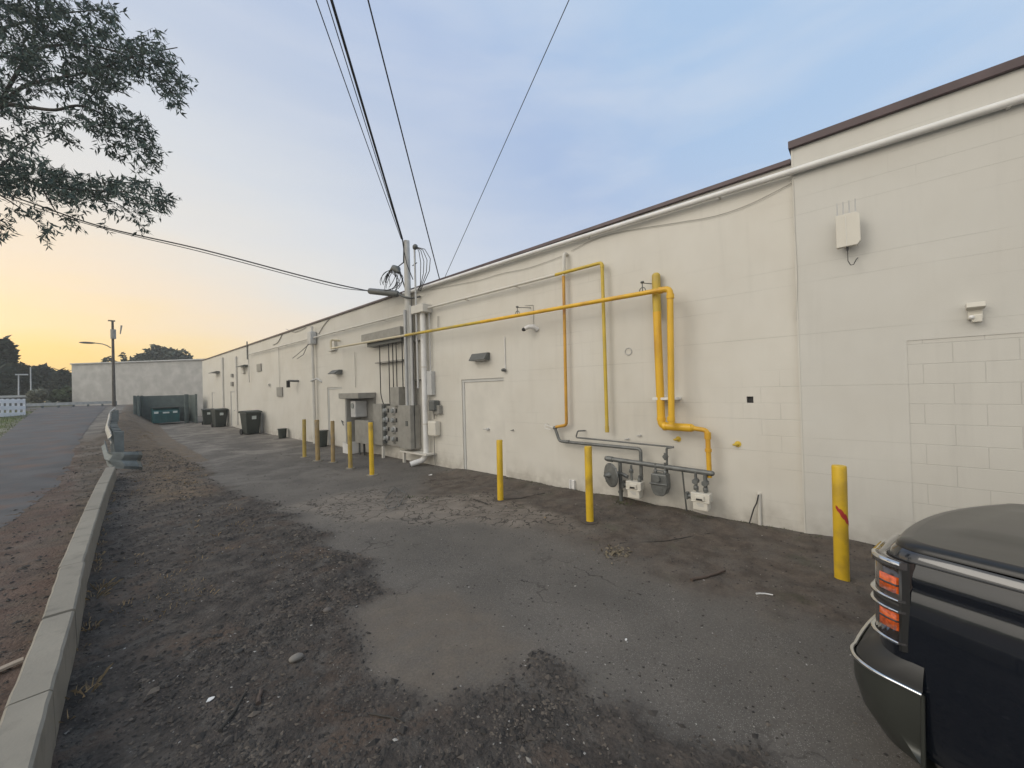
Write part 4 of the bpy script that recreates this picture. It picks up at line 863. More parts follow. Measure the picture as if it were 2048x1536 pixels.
# ================================================================== BARRIER, GUARDRAIL
bp_ = [(-.17, .5), (-.165, 2.1), (-.16, 3.2), (-.06, 5.6), (.06, 8.1), (.20, 10.5), (.33, 12.75)]
SEG = [(-.45, -1.4, -.34, 1.1), (-.34, 1.12, -.222, 3.28), (-.222, 3.30, -.160, 4.38), (-.155, 4.40, -.108, 5.58), (-.118, 5.61, .030, 8.1), (.030, 8.13, .180, 10.45), (.182, 10.47, .352, 12.75)]
t = thing('concrete_barrier', 'low pale concrete kerb beam with cracked joints between lot and road', 'barrier', (0, 5, 0))
for k, (xa, ya_, xb, yb_) in enumerate(SEG):
    mb = MB(); n = max(3, int((yb_-ya_)/.12)); w_ = .080; vs = []; dz = random.uniform(-.006, .006)
    for i in range(n+1):
        u = i/n; x = xa+(xb-xa)*u; y = ya_+(yb_-ya_)*u; j = [.006*fbm(x+kk*3, y, 6) for kk in range(4)]
        ch = .012; T_ = .30+dz
        for (dx, z) in ((-w_, -.1), (-w_+j[0], T_-ch+j[1]*.4), (-w_+ch+j[0], T_+j[1]*.4), (w_-ch+j[2], T_+j[3]*.4), (w_+j[2], T_-ch+j[3]*.4), (w_+.012, -.1)): vs.append((x+dx, y, z))
    fs = [(i*6+a, i*6+a+1, (i+1)*6+a+1, (i+1)*6+a) for i in range(n) for a in range(5)]
    mb.add(vs, fs); mb.add(vs[:6], [(0, 5, 4, 3, 2, 1)]); mb.add(vs[-6:], [(0, 1, 2, 3, 4, 5)])
    mb.build('beam_segment', M_CONC, t)
# guardrail
path = []
for px, py, off in ((216, 866, .92), (217, 858, .86), (219, 848, .78), (216, 836, .70), (216, 828, .66), (220, 821, .66), (233, 814, .66)):
    d = ray(px, py)
    k = 2.0
    while k < 200:
        p = Vector((0, 0, CH))+d*(k/F)
        if p.z <= 1.25*sm(12, 46, p.y)+off: break
        k *= 1.003
    path.append(p)
path.sort(key=lambda p: p.y)
t = thing('guardrail', 'dented metal guardrail on posts curving away beyond the concrete barrier', 'guardrail', (path[0].x, path[0].y, 0))
prof = [(0, 0), (.03, -.05), (.0, -.10), (-.05, -.15), (.0, -.20), (.03, -.25), (0, -.30)]
mb = MB(); vs = []; W_ = len(prof)
pp = []
for a, b_ in zip(path, path[1:]):
    for k in range(6): pp.append(a+(b_-a)*k/6)
pp.append(path[-1]); pp = [p+Vector((.05*math.sin(p.y*.55), 0, .03*math.sin(p.y*.8))) for i, p in enumerate(pp)]
for p in pp: vs += [(p.x+a, p.y, p.z+b_) for a, b_ in prof]
mb.add(vs, [(i*W_+a, i*W_+a+1, (i+1)*W_+a+1, (i+1)*W_+a) for i in range(len(pp)-1) for a in range(W_-1)], True)
rl_ = mb.build('rail', M_GALV, t); sd_ = rl_.modifiers.new('thickness', 'SOLIDIFY'); sd_.thickness = .006
e = Vector((pp[0].x-.10, 13.75, .56)); mb = MB(); vs = []
fl = [e+Vector((-.03, .9, .22)), e, e+Vector((.06, -.30, -.0)), e+Vector((.26, -.42, -.0)), e+Vector((.52, -.40, -.03)), e+Vector((.60, -.2, -.06))]
for k, p in enumerate(fl): vs += [(p.x+a*(1-.1*k), p.y-a*.8*k/4, p.z+b_*(1+.12*k)) for a, b_ in prof]
mb.add(vs, [(i*W_+a, i*W_+a+1, (i+1)*W_+a+1, (i+1)*W_+a) for i in range(len(fl)-1) for a in range(W_-1)], True)
mb.s = [False]*len(mb.s); ft = mb.build('flared_end', M_GALVD, t); sd_ = ft.modifiers.new('thickness', 'SOLIDIFY'); sd_.thickness = .006
for k in (0, 2, 4, 6, 8, 10, 12, 14, 17, 20, 24, 28, 32):
    p = pp[min(k, len(pp)-1)]; MB().box((p.x+.06, p.y-.07, -.2+hgt(p.x, p.y)), (p.x+.25, p.y+.07, p.z-.02 if k else p.z+.04)).build('post', M_GALVD, t, bev=.004)
# far guardrail across the road end
t = thing('guardrail', 'straight pale guardrail crossing the far end of the road', 'guardrail', (-4, 47, 1.2))
a = onY(52, 805.5, 47); b_ = onY(232, 808, 47)
zt = 1.25+.42; mb = MB(); mb.box((a.x, 47, zt-.22), (b_.x, 47.05, zt)); mb.build('rail', M_GALV, t)
for k in range(7):
    x = a.x+(b_.x-a.x)*k/6; MB().box((x-.06, 47.06, 1.1), (x+.06, 47.2, zt-.02)).build('post', M_GALVD, t)
# ================================================================== BINS
bin0 = thing('wheeled_bin', 'dark wheeled bin standing largest of the three, nearest along the wall', 'wheelie bin', (0, 0, 0), 'wheeled bins along the wall')
mb = MB(); lv = [(0.02, .24, .20), (.05, .25, .22), (.85, .30, .30), (.93, .31, .32)]; vs = []
for z, hx, hy in lv: vs += [(-hx, -hy, z), (hx, -hy, z), (hx, hy, z), (-hx, hy, z)]
fs = [(3, 2, 1, 0)]+[(i*4+a, i*4+(a+1) % 4, (i+1)*4+(a+1) % 4, (i+1)*4+a) for i in range(3) for a in range(4)]+[(12, 13, 14, 15)]
mb.add(vs, fs); mb.build('body', M_BIN, bin0, local=True, bev=.03)
mb = MB(); mb.prism([(-.36, .93), (-.33, .99), (0, 1.04), (.33, 1.02), (.38, .98), (.38, .93)], lambda u, v, w__: (w__, u, v), -.33, .33); mb.build('lid', M_BIN, bin0, local=True, bev=.012)
MB().tube([(-.26, .38, .97), (.26, .38, .97)], .02, 8).build('handle', M_BIN, bin0, local=True)
for sx in (-1, 1):
    MB().tube([(sx*.24, .24, .12), (sx*.30, .24, .12)], .12, 16).build('wheel', M_BLACK, bin0, local=True)
MB().box((-.08, -.335, .66), (.08, -.29, .80), R3(.1, 'X')).build('sticker', M_LETTER, bin0, local=True)
spots = [((502, 868), 1.08, 22), ((443, 853), 1.06, 20), ((421, 849), 1.0, 8)]
lbs = ['dark wheeled bin standing apart, the largest looking of the three', 'dark wheeled bin, the middle one by the cream pipe', 'dark wheeled bin, the one nearest the dumpster enclosure']
for i, ((px, py), s_, rz) in enumerate(spots):
    o = bin0 if i == 0 else copy_tree(bin0)
    g = onX(px, py, WX-.48) if False else onY(px, py, [21.6, 28.6, 31.8][i])
    o.location = (min(g.x, WX-.42), g.y, 0); o.rotation_euler.z = math.radians(-12+rz-90+90); o.scale = (s_, s_, s_); o['label'] = lbs[i]
    ORG[o.name] = Vector(o.location)
def pail(px, py, Y, h_, r_, lb, m_):
    g = onY(px, py, Y); g.z = 0; t = thing('pail', lb, 'pail', g)
    MB().tube([g+Vector((0, 0, .005)), g+Vector((0, 0, h_))], [r_*.82, r_], 16).build('body', m_, t); MB().tube([g+Vector((0, 0, h_-.03)), g+Vector((0, 0, h_+.005))], r_*1.06, 16).build('rim', m_, t)
pail(565, 877, 18.2, .40, .17, 'short dark pail against the far wall', M_BIN)
pail(644, 893, 14.0, .55, .2, 'dark tub behind the tan bollards', M_BIN)
# ================================================================== DUMPSTER + ENCLOSURE
t = thing('dumpster_enclosure', 'green grey slatted dumpster enclosure open towards the lot', 'enclosure', (3.7, 36.5, 0))
eL = onY(270, 850, 36.2); eR = onY(393, 846, 34.6); H_ = 1.98
mb = MB()
def slatwall(a, b_, z1):
    mb = MB(); a, b_ = Vector(a), Vector(b_); n = max(3, int((b_-a).length/.2)); 
    for k in range(n):
        p = a+(b_-a)*(k+.5)/n; d = (b_-a).normalized()*((b_-a).length/n*.5+.004); q2 = Vector((-d.y, d.x, 0)).normalized()*(.02 if k % 2 else .015)
        mb.add([p-d-q2, p+d-q2, p+d+q2, p-d+q2, p-d-q2+Vector((0, 0, z1)), p+d-q2+Vector((0, 0, z1)), p+d+q2+Vector((0, 0, z1)), p-d+q2+Vector((0, 0, z1))], [(0, 3, 2, 1), (4, 5, 6, 7), (0, 1, 5, 4), (1, 2, 6, 5), (2, 3, 7, 6), (3, 0, 4, 7)])
    return mb
e1_ = (eL.x, 36.3, .05); e2_ = (eL.x+.45, 37.6, .05); e3_ = (eR.x-.15, 36.9, .05); e4_ = (eR.x, eR.y, .05)
for a, b_ in ((e1_, e2_), (e2_, e3_), (e3_, e4_)): slatwall(a, b_, H_-.05).build('slat_panel', M_FENCEG, t)
for p in (e1_, e2_, e3_, e4_, (eL.x+.16, 36.0, 0), (eR.x-.5, 35.2, 0), (eR.x-.3, 35.9, 0)): MB().box((p[0]-.06, p[1]-.06, 0), (p[0]+.06, p[1]+.06, H_+.04)).build('post', M_FENCEG, t)
dL = onY(306, 846, 35.4); dR = onY(360, 846, 35.4)
t = thing('dumpster', 'teal steel dumpster with pale stencilled patches inside the enclosure', 'dumpster', ((dL.x+dR.x)/2, 36, 0))
mb = MB(); mb.prism([(0, .12), (1.3, .12), (1.3, 1.12), (.35, 1.12), (0, .92)], lambda u, v, w__: (w__, 35.4+u, v), dL.x, dR.x); mb.build('bin_body', M_TEAL, t, bev=.02)
MB().box((dL.x-.03, 35.45, 1.125), (dR.x+.03, 36.8, 1.17)).build('lid', M_BIN, t)
for k in range(5): x = dL.x+.1+(dR.x-dL.x-.2)*k/4; MB().box((x-.03, 35.36, .14), (x+.03, 35.40, .9)).build('rib', M_TEAL, t)
for fx, w_ in ((.10, .28), (.80, .30), (.45, .42)):
    MB().box((dL.x+(dR.x-dL.x)*fx-w_*.3, 35.352, .76), (dL.x+(dR.x-dL.x)*fx+w_*.5, 35.359, .90 if fx != .45 else .86)).build('stencil_patch', M_LETTER, t)
# ================================================================== GREY BUILDING
gl = onY(143, 729, 58); gr = onY(408, 716, 47)
t = thing('warehouse', 'weathered grey block building closing the far end of the lot', 'building', (3, 55, 0))
def gb(a, b_, c_, d_): return [(0, 1, 2, 3)]
A_ = Vector((gl.x, 58, 0)); B_ = Vector((gr.x, 47, 0)); dv = (B_-A_).normalized(); nv = Vector((-dv.y, dv.x, 0))
B3 = B_+dv*14; zt0 = gl.z; zt1 = gr.z; zt2 = zt1+(zt1-zt0)*14/(B_-A_).length
mb = MB(); vs = [A_, B3, B3+nv*18, A_+nv*18]; mb.add([v+Vector((0, 0, -.5)) for v in vs]+[vs[0]+Vector((0, 0, zt0)), vs[1]+Vector((0, 0, zt0)), vs[2]+Vector((0, 0, zt0)), vs[3]+Vector((0, 0, zt0))], [(0, 1, 5, 4), (1, 2, 6, 5), (2, 3, 7, 6), (3, 0, 4, 7), (4, 5, 6, 7)])
mb.build('wall', M_GREYWALL, t)
mb = MB(); mb.bar(A_+Vector((0, 0, zt0+.05)), B3+Vector((0, 0, zt0+.05)), .3, .10); mb.bar(A_+Vector((0, 0, zt0+.05)), A_+nv*18+Vector((0, 0, zt0+.05)), .3, .10); mb.build('coping', M_PIPEGREY, t)
# ================================================================== FAR LEFT
# street pole with lamp
pY = 44.0; pt_ = onY(225, 642, pY); g = Vector((pt_.x, pY, hgt(pt_.x, pY)))
t = thing('utility_pole', 'dark wooden utility pole with a street lamp arm at the bend of the road', 'utility pole', g)
MB().tube([g-Vector((0, 0, .3)), g+(pt_-g)*.5, Vector((g.x, g.y, pt_.z))], [.115, .09, .07], 12).build('pole', mat('dark_wood', (.10, .085, .07), .85, var=.25, vs=6), t)
zz = onY(225, 668, pY).z; MB().tube([(g.x+.02, pY-.2, zz-.40), (g.x+.02, pY-.2, zz+.34)], .16, 12).build('transformer', M_GREY, t)
MB().box((g.x-.25, pY-.05, pt_.z-.04), (g.x+.15, pY+.05, pt_.z+.06)).build('cross_arm', M_WOOD, t)
a = onY(222, 696, pY); c_ = onY(205, 688, pY); d_ = onY(182, 685, pY); l_ = onY(167, 686, pY)
MB().tube([a, a+(c_-a)*.5+Vector((0, 0, .05)), c_, d_], .035, 8).build('lamp_arm', M_GALVD, t); MB().ell((d_+l_)/2, (.45, .14, .08), 12, 6).build('lamp_head', M_DGREY, t)
MB().tube([(g.x+.5, pY, pt_.z-.3), (g.x+.42, pY, pt_.z-1.0)], [.06, .03], 6).build('insulator', M_GREY, t)
for px, top_, lb in ((37, 750, 'short far lamp post against the dark trees'), (62, 735, 'taller pale post against the dark trees')):
    Y = 62; g = onY(px, 800, Y); g.z = hgt(g.x, Y); T_ = onY(px-1 if px == 62 else px, top_, Y); T_.z = max(T_.z, g.z+2)
    t = thing('lamp_post', lb, 'lamp post', g); MB().tube([g, T_], [.06, .045], 8).build('post', M_PIPEGREY, t)
    if px == 37: MB().box(T_+Vector((-.2, -.1, -.02)), T_+Vector((.6, .1, .1))).build('lamp_head', M_PIPEGREY, t)
# low dark canopy building at far left
a = onY(-60, 789, 60); b_ = onY(71, 790, 60)
t = thing('low_shed', 'long low dark shed with a pale roof edge beyond the white fence', 'shed', ((a.x+b_.x)/2, 61, 1))
MB().box((a.x-6, 60, .8), (b_.x-.3, 65, a.z-.2)).build('wall', M_DGREY, t); MB().box((a.x-6.3, 59.6, b_.z-.2), (b_.x+.3, 65.4, b_.z)).build('roof', M_PIPEGREY, t)
# white fence
fY = 37.0; t = thing('vinyl_fence', 'short white panel fence with square openings on the grass verge', 'fence', onY(20, 830, fY)); 
for k in range(9):
    px = 48-k*11; Y = fY-k*.22; a = onY(px, 797.5, Y); gz = hgt(a.x, Y); MB().box((a.x-.05, Y-.05, gz-.1), (a.x+.05, Y+.05, a.z)).build('post', M_VINYL, t)
a = onY(50, 799, fY); b_ = onY(-45, 799, fY-1.8); H0 = onY(50, 829, fY).z
for z in (a.z-.10, a.z-.48, a.z-.86):
    mb = MB(); mb.bar((a.x, fY, z), (b_.x, fY-1.8, z+(b_.z-a.z)), .05, .22); mb.build('rail', M_VINYL, t)
# trees
def leafblob(mb, lobes, n, s_, rnd, flat=0):
    for _ in range(n):
        c_, r_ = lobes[rnd.randrange(len(lobes))]
        while 1:
            v = Vector((rnd.uniform(-1, 1), rnd.uniform(-1, 1), rnd.uniform(-1, 1)))
            if .45 < v.length < 1: break
        v *= rnd.uniform(.9, 1.12); p = Vector(c_)+Vector((v.x*r_[0], v.y*r_[1], v.z*r_[2])); q_ = rnd.uniform(.6, 1.4)*s_
        a = Vector((rnd.uniform(-1, 1), rnd.uniform(-1, 1), rnd.uniform(-.6, .6))).normalized(); b_ = a.orthogonal(); b_.rotate(Matrix.Rotation(rnd.uniform(0, 6.28), 3, a)); b_.normalize()
        mb.add([p-a*q_, p+b_*q_*.45, p+a*q_, p-b_*q_*.45], [(0, 1, 2, 3)])
def far_tree(px, top_, hw, Y, lb, m_=None, n=1500, s_=.35, trunk=True, grp='trees beyond the far end', base=None, nm='tree', cat='tree'):
    rnd = random.Random(int(px*7+top_)); T_ = onY(px, top_, Y); gz = hgt(T_.x, Y); R_ = (onY(px+hw, top_, Y)-onY(px-hw, top_, Y)).length/2; h_ = T_.z-gz
    t = thing(nm, lb, cat, (T_.x, Y, gz), grp); cz = gz+h_*.58; rz = h_*.42; lobes = []
    for k in range(9):
        a = rnd.uniform(0, 6.28); rr = rnd.uniform(.15, .6)*R_; lobes.append(((T_.x+rr*math.cos(a), Y+rr*math.sin(a), cz+rnd.uniform(-.55, .45)*rz), (R_*rnd.uniform(.35, .55), R_*rnd.uniform(.35, .55), rz*rnd.uniform(.35, .55))))
    lobes.append(((T_.x, Y, cz), (R_*.8, R_*.8, rz*.8)))
    mb = MB(); leafblob(mb, lobes, n, s_, rnd); mb.build('crown', m_ or M_LEAF2, t)
    if trunk:
        mb = MB(); mb.tube([(T_.x, Y, gz-.2), (T_.x+.1, Y, gz+h_*.4), (T_.x, Y+.1, gz+h_*.75)], [h_*.03, h_*.022, h_*.008], 8)
        for k in range(4): a = k*1.7; mb.tube([(T_.x, Y, gz+h_*(.3+.08*k)), (T_.x+R_*.5*math.cos(a), Y+R_*.5*math.sin(a), gz+h_*(.5+.08*k))], [h_*.012, h_*.004], 6)
        mb.build('trunk', M_BARK, t)
for a in ((8, 668, 24, 66, 'tall dark tree at the left edge of the view', None, 2600, .4), (-10, 712, 50, 64, 'broad dark tree behind the low shed', None, 3200, .4), (45, 722, 24, 70, 'dark tree right of the broad one behind the lamp posts', None, 2400, .4), (62, 738, 18, 74, 'lower dark tree behind the taller pale post', None, 1800, .4),
          (82, 722, 18, 80, 'dark tree with a ragged top behind the pale bush', None, 1500, .4), (105, 724, 17, 84, 'tree with thin gaps in its crown left of the warehouse', None, 1200, .4), (128, 734, 18, 78, 'tree nearest the warehouse corner', None, 1600, .4), (150, 738, 16, 90, 'low tree whose crown shows just behind the warehouse corner', None, 900, .4),
          (340, 688, 62, 100, 'broad domed tree behind the warehouse roof', None, 3600, .5), (290, 697, 42, 104, 'smaller rounded tree left of the domed one behind the roof', None, 2200, .5), (247, 697, 10, 90, 'small tufted tree top above the warehouse roof', None, 260, .35), (222, 712, 26, 104, 'low crown just over the warehouse roof by the utility pole', None, 700, .5)):
    px, tp_, hw, Y, lb, m_, n, s_ = a; far_tree(px, tp_, hw, Y, lb, m_, n, s_)
far_tree(75, 773, 26, 58, 'pale rounded bush behind the far guardrail', M_LEAF4, 1800, .2, False, None, nm='bush', cat='bush')
far_tree(112, 776, 26, 60, 'green bush left of the warehouse corner', M_LEAF3, 1600, .2, False, None, nm='bush', cat='bush')
far_tree(136, 770, 14, 62, 'darker green bush against the warehouse corner', M_LEAF3, 1000, .2, False, None, nm='bush', cat='bush')
# distant wood closing the horizon on the left
mb = MB(); rnd = random.Random(3); lobes = []
for k in range(60):
    x = -150+k*4.6; lobes.append(((x, 150+rnd.uniform(-6, 6), 3.0), (6, 5, rnd.uniform(3.2, 5.2))))
leafblob(mb, lobes, 9000, .7, rnd); ob = mb.build('distant_wood', M_LEAF2); tag(ob, 'dark line of distant woodland along the horizon', 'wood', kind='stuff')
# ---- foreground tree (trunk outside the frame on the left)
tb = Vector((-4.9, 15.2, hgt(-4.9, 15.2))); rnd = random.Random(11)
t = thing('tree', 'large tree with drooping narrow leaves hanging into the top left of the view', 'tree', tb)
hub = tb+Vector((.3, 0, 4.2)); mb = MB(); mb.tube([tb-Vector((0, 0, .3)), tb+Vector((.05, .05, 1.5)), hub, hub+Vector((.1, .3, 3.2)), hub+Vector((-.1, .5, 6))], [.34, .27, .22, .14, .05], 12); mb.build('trunk', M_BARK, t)
br_ = [([(-120, 260), (0, 212), (60, 215), (110, 220), (165, 212), (230, 245), (290, 290)], 9.0, .06), ([(-120, 250), (0, 205), (50, 172), (110, 158), (190, 140), (280, 110), (355, 95)], 9.2, .06), ([(-100, 320), (0, 335), (80, 370), (170, 380), (260, 385), (335, 402)], 8.8, .045),
       ([(-100, 120), (0, 60), (70, 40), (140, 25), (215, 20)], 9.6, .05), ([(0, 205), (60, 110), (120, 90), (200, 95), (290, 130), (350, 190)], 9.0, .04), ([(0, 335), (40, 300), (80, 275)], 8.8, .025), ([(80, 370), (110, 420), (135, 450)], 8.8, .018), ([(0, 390), (45, 420), (85, 460)], 8.7, .018), ([(170, 380), (240, 410), (280, 440)], 8.8, .016),
       ([(230, 245), (300, 280), (320, 320)], 9.0, .02), ([(-20, 380), (-5, 430), (5, 470)], 8.7, .016), ([(165, 212), (200, 180), (250, 185)], 9.1, .02)]
P_all = []
for pl, D, r_ in br_:
    P_ = [atD(a, b_, D+.25*math.sin(i*1.3)) for i, (a, b_) in enumerate(pl)]
    if pl[0][0] <= -100: P_ = [hub+Vector((0, 0, (P_[0].z-hub.z)*.5))]+P_
    o = []
    for i in range(len(P_)-1):
        a0_, a1_, a2_, a3_ = P_[max(i-1, 0)], P_[i], P_[i+1], P_[min(i+2, len(P_)-1)]
        for k in range(5):
            u = k/5; o.append(.5*((2*a1_)+(a2_-a0_)*u+(2*a0_-5*a1_+4*a2_-a3_)*u*u+(3*a1_-a0_-3*a2_+a3_)*u**3))
    o.append(P_[-1]); n = len(o); mb = MB(); mb.tube(o, [r_*(1-.85*i/(n-1)) for i in range(n)], 8); mb.build('branch', M_BARK, t); P_all += o[5:]
mb = MB(); tw = MB()
def spray(c_, D_, n, ln):
    ax = Vector((rnd.gauss(.25, .6), rnd.gauss(-.15, .6), rnd.gauss(-.35, .5))).normalized(); L_ = ln*rnd.uniform(1.0, 1.9)
    tw.tube([c_-ax*L_*.6, c_+ax*L_*.7], [.004, .002], 3, caps=False)
    for k in range(n):
        u = rnd.uniform(-.5, .8); s_ = ax.orthogonal(); s_.rotate(Matrix.Rotation(rnd.uniform(0, 6.28), 3, ax)); d = (ax*rnd.uniform(.3, 1.1)+s_*rnd.uniform(.5, 1.1)+Vector((0, 0, -.35))).normalized()
        l_ = ln*rnd.uniform(.55, 1.1); p0_ = c_+ax*L_*u; sd__ = d.cross(Vector((rnd.uniform(-1, 1), rnd.uniform(-1, 1), rnd.uniform(-1, 1)))); sd__.normalize(); w_ = l_*rnd.uniform(.10, .16)
        mb.add([p0_, p0_+d*l_*.35+sd__*w_, p0_+d*l_, p0_+d*l_*.35-sd__*w_], [(0, 1, 2, 3)])
# leaf masses: pixel centre, radii, number of sprays
CL = [(30, 70, 60, 60, 260), (110, 110, 80, 60, 330), (30, 150, 60, 55, 230), (130, 35, 80, 38, 230), (205, 40, 35, 38, 90), (60, 10, 70, 30, 150), (200, 110, 70, 45, 260), (150, 165, 80, 30, 170), (285, 115, 55, 40, 190), (335, 150, 36, 45, 130), (240, 150, 50, 30, 110), (300, 85, 30, 28, 40), (350, 195, 16, 22, 34),
      (20, 215, 30, 25, 60), (90, 245, 55, 22, 80), (170, 225, 50, 28, 80), (125, 275, 30, 14, 26), (225, 235, 35, 28, 90), (270, 265, 40, 38, 130), (300, 305, 24, 26, 60), (235, 300, 22, 16, 26), (190, 265, 26, 16, 24), (190, 195, 30, 22, 50),
      (20, 300, 55, 42, 170), (60, 345, 70, 30, 190), (10, 370, 60, 28, 150), (130, 372, 60, 28, 190), (190, 378, 50, 25, 130), (240, 375, 40, 22, 80), (290, 385, 38, 26, 90), (325, 402, 20, 22, 44), (270, 420, 26, 22, 36), (215, 415, 30, 14, 24), (282, 450, 9, 14, 10), (150, 400, 50, 16, 40),
      (85, 450, 20, 24, 26), (140, 438, 20, 20, 22), (50, 415, 40, 16, 30), (4, 455, 12, 28, 26), (205, 455, 8, 8, 5), (85, 482, 12, 8, 6), (290, 340, 20, 12, 14),
      (-80, 60, 90, 110, 260), (-100, 220, 90, 90, 230), (-90, 360, 80, 60, 160), (60, -60, 130, 50, 200), (-90, -90, 140, 80, 220)]
for cx, cy_, rx, ry, n in CL:
    for _ in range(int(n*.50)):
        a = rnd.uniform(0, 6.283); r_ = rnd.random()**.5; px = cx+rx*r_*math.cos(a); py = cy_+ry*r_*math.sin(a)
        spray(atD(px, py, 9.0+rnd.gauss(0, .55)), 9, rnd.randint(5, 9), .165)
# rest of the crown, outside the frame
for _ in range(900):
    v = Vector((rnd.gauss(0, 1), rnd.gauss(0, 1), rnd.gauss(0, 1))).normalized()*rnd.uniform(.4, 1)
    p = tb+Vector((-.6, 1.0, 7.5))+Vector((v.x*3.2, v.y*3.2, v.z*3.6))
    spray(p, 9, 6, .2)
mb.build('leaves', M_LEAF, t); tw.build('twigs', M_BARK, t)

# ================================================================== PICKUP
M_PAINT = mat('black_car_paint', (.006, .008, .013), .14, 0, var=.05, coat=1.0, spec=.5, bump=.006, bs=3.2)
M_CHROME = mat('chrome', (.62, .63, .64), .12, 1.0, var=.05)
M_TRIM = mat('black_trim', (.022, .022, .022), .42, var=.1)
M_BUMP = mat('dark_grey_bumper', (.045, .048, .042), .38, .3, var=.12, coat=.2)
M_AMBER = mat('amber_lens', (.62, .10, .012), .25, var=.45, vs=60, coat=1.0)
M_LENS = mat('smoked_lens', (.05, .04, .038), .08, var=.3, vs=30, coat=1.0)
M_TYRE = mat('tyre_rubber', (.025, .024, .023), .85, var=.2, bump=.002)
M_RIM = mat('alloy_rim', (.35, .35, .36), .3, .9, var=.1)
YAW = math.radians(-20)
root = bpy.data.objects.new('pickup_truck', None); C.objects.link(root); ORG[root.name] = Vector(); root.rotation_euler.z = YAW
tag(root, 'glossy black pickup truck with stacked amber side lamps and a grey bumper', 'pickup truck')
root.location = (3.33, -.305, -.020); root.rotation_euler.y = .068
HW = .98
def outline(ins=0.0, rc=.13, bow=.09, fwd=0.0, yr=-1.35):
    """plan outline, local coords, from left rear round the front to right rear"""
    W_ = HW-ins; rc = max(.03, rc-ins*.2); yf = fwd-ins; o = [(-W_, yr+(yf-rc-yr)*k/14) for k in range(14)]
    o += [(-W_+rc-rc*math.cos(a), yf-rc+rc*math.sin(a)) for a in [math.pi/2*k/12 for k in range(13)]]
    xi = W_-rc
    fr = [(-xi+2*xi*k/18, yf+bow*(1-((-xi+2*xi*k/18)/xi)**2)) for k in range(1, 18)]
    o += fr; n = len(o); left = o[:14+13]; o += [(-x, y) for x, y in left[::-1]]; return o
def loft(mb, levels, smooth=True):
    rows = [[(x, y, z) for x, y in outline(**k)] for z, k in levels]; n = len(rows[0])
    mb.add([p for r_ in rows for p in r_], [(i*n+j, i*n+j+1, (i+1)*n+j+1, (i+1)*n+j) for i in range(len(rows)-1) for j in range(n-1)], smooth); return rows
AC = (-.98, .40); AR = .50                      # wheel arch centre (y, z) and radius
def arch_cut(mb, ac=AC, ar=AR):
    keep = [(f, s_) for f, s_ in zip(mb.f, mb.s) if not (all(abs(mb.v[i].x) > .8 for i in f) and any(math.hypot(mb.v[i].y-ac[0], mb.v[i].z-ac[1]) < ar for i in f))]
    mb.f = [k[0] for k in keep]; mb.s = [k[1] for k in keep]; mb.a = [0]*len(mb.f)
    return mb
# front body: fascia, fenders
mb = MB(); lv = []
for z, ins in ((.18, .03), (.24, .005), (.30, .0), (.36, -.005), (.45, -.012), (.55, -.015), (.64, -.016), (.72, -.014), (.80, -.010), (.86, -.003), (.885, .004), (.895, .001), (.925, .001), (.955, .007), (.975, .013), (.995, .016), (1.015, .022), (1.030, .032)):
    lv.append((z, dict(ins=ins)))
loft(mb, lv)
vv = mb.v
# finer arch: subdivide the side by re-adding a strip above it
arch_cut(mb)
bodyo = mb.build('body', M_PAINT, root)
for sx in (-1, 1):
    mb = MB(); n = 24; vs = []
    for k in range(n+1):
        a = math.radians(-15)+math.radians(210)*k/n; cy_, sy_ = math.cos(a), math.sin(a)
        R1 = AR+.0; R2 = AR+.16
        for rr, xo in ((R1-.03, -.10), (R1-.02, .022), (R1+.02, .024), (R1+.045, .006), (R2, -.004)): vs.append((sx*(HW+xo), AC[0]+rr*cy_, max(.22, AC[1]+rr*sy_)))
    mb.add(vs, [(i*5+j, i*5+j+1, (i+1)*5+j+1, (i+1)*5+j) for i in range(n) for j in range(4)], True); mb.build('wheel_arch', M_PAINT, root)
# hood
mb = MB(); rows = []
for ins, z in ((.032, 1.030), (.035, 1.046), (.047, 1.058), (.078, 1.064)):
    rows.append([(x, y, z-.0*(y)) for x, y in outline(ins=ins)])
def hz_(x, y): return 1.064+.003*(1-(x/.85)**2)+.028*min(1, -y/1.2)+.012*(1-sm(.50, .56, abs(x)))*sm(-.02, -.25, y)
n = len(rows[0])
rows = [[(x, y, z+.02*min(1, max(0, -y)/1.2)) for x, y, z in r_] for r_ in rows]
mb.add([p for r_ in rows for p in r_], [(i*n+j, i*n+j+1, (i+1)*n+j+1, (i+1)*n+j) for i in range(3) for j in range(n-1)], True)
last = rows[-1]; h_ = n//2; K = 20; vs = []
for i in range(h_+1):
    a = last[i]; b_ = last[n-1-i]
    for k in range(K+1):
        u = k/K; x = a[0]+(b_[0]-a[0])*u; y = a[1]+(b_[1]-a[1])*u; e_ = min(1, min(u, 1-u)*8)*min(1, max(0, -y)*6+.1)
        vs.append((x, y, a[2]+(max(0, hz_(x, y)-a[2]))*e_))
mb.add(vs, [(i*(K+1)+k, i*(K+1)+k+1, (i+1)*(K+1)+k+1, (i+1)*(K+1)+k) for i in range(h_) for k in range(K)], True)
mb.build('hood', mat('dusty_hood_paint', (.018, .018, .018), .30, 0, var=.12, vs=5, coat=.1, spec=.32, bump=.003, bs=4), root)
ol = outline(ins=.013)
MB().tube([(x-.001*(1 if x > 0 else -1)*-1, y, 0.985+.02*min(1, max(0, -y)/1.2)) for x, y in ol[:40]], .0035, 6).build('hood_seam', M_BLACK, root)
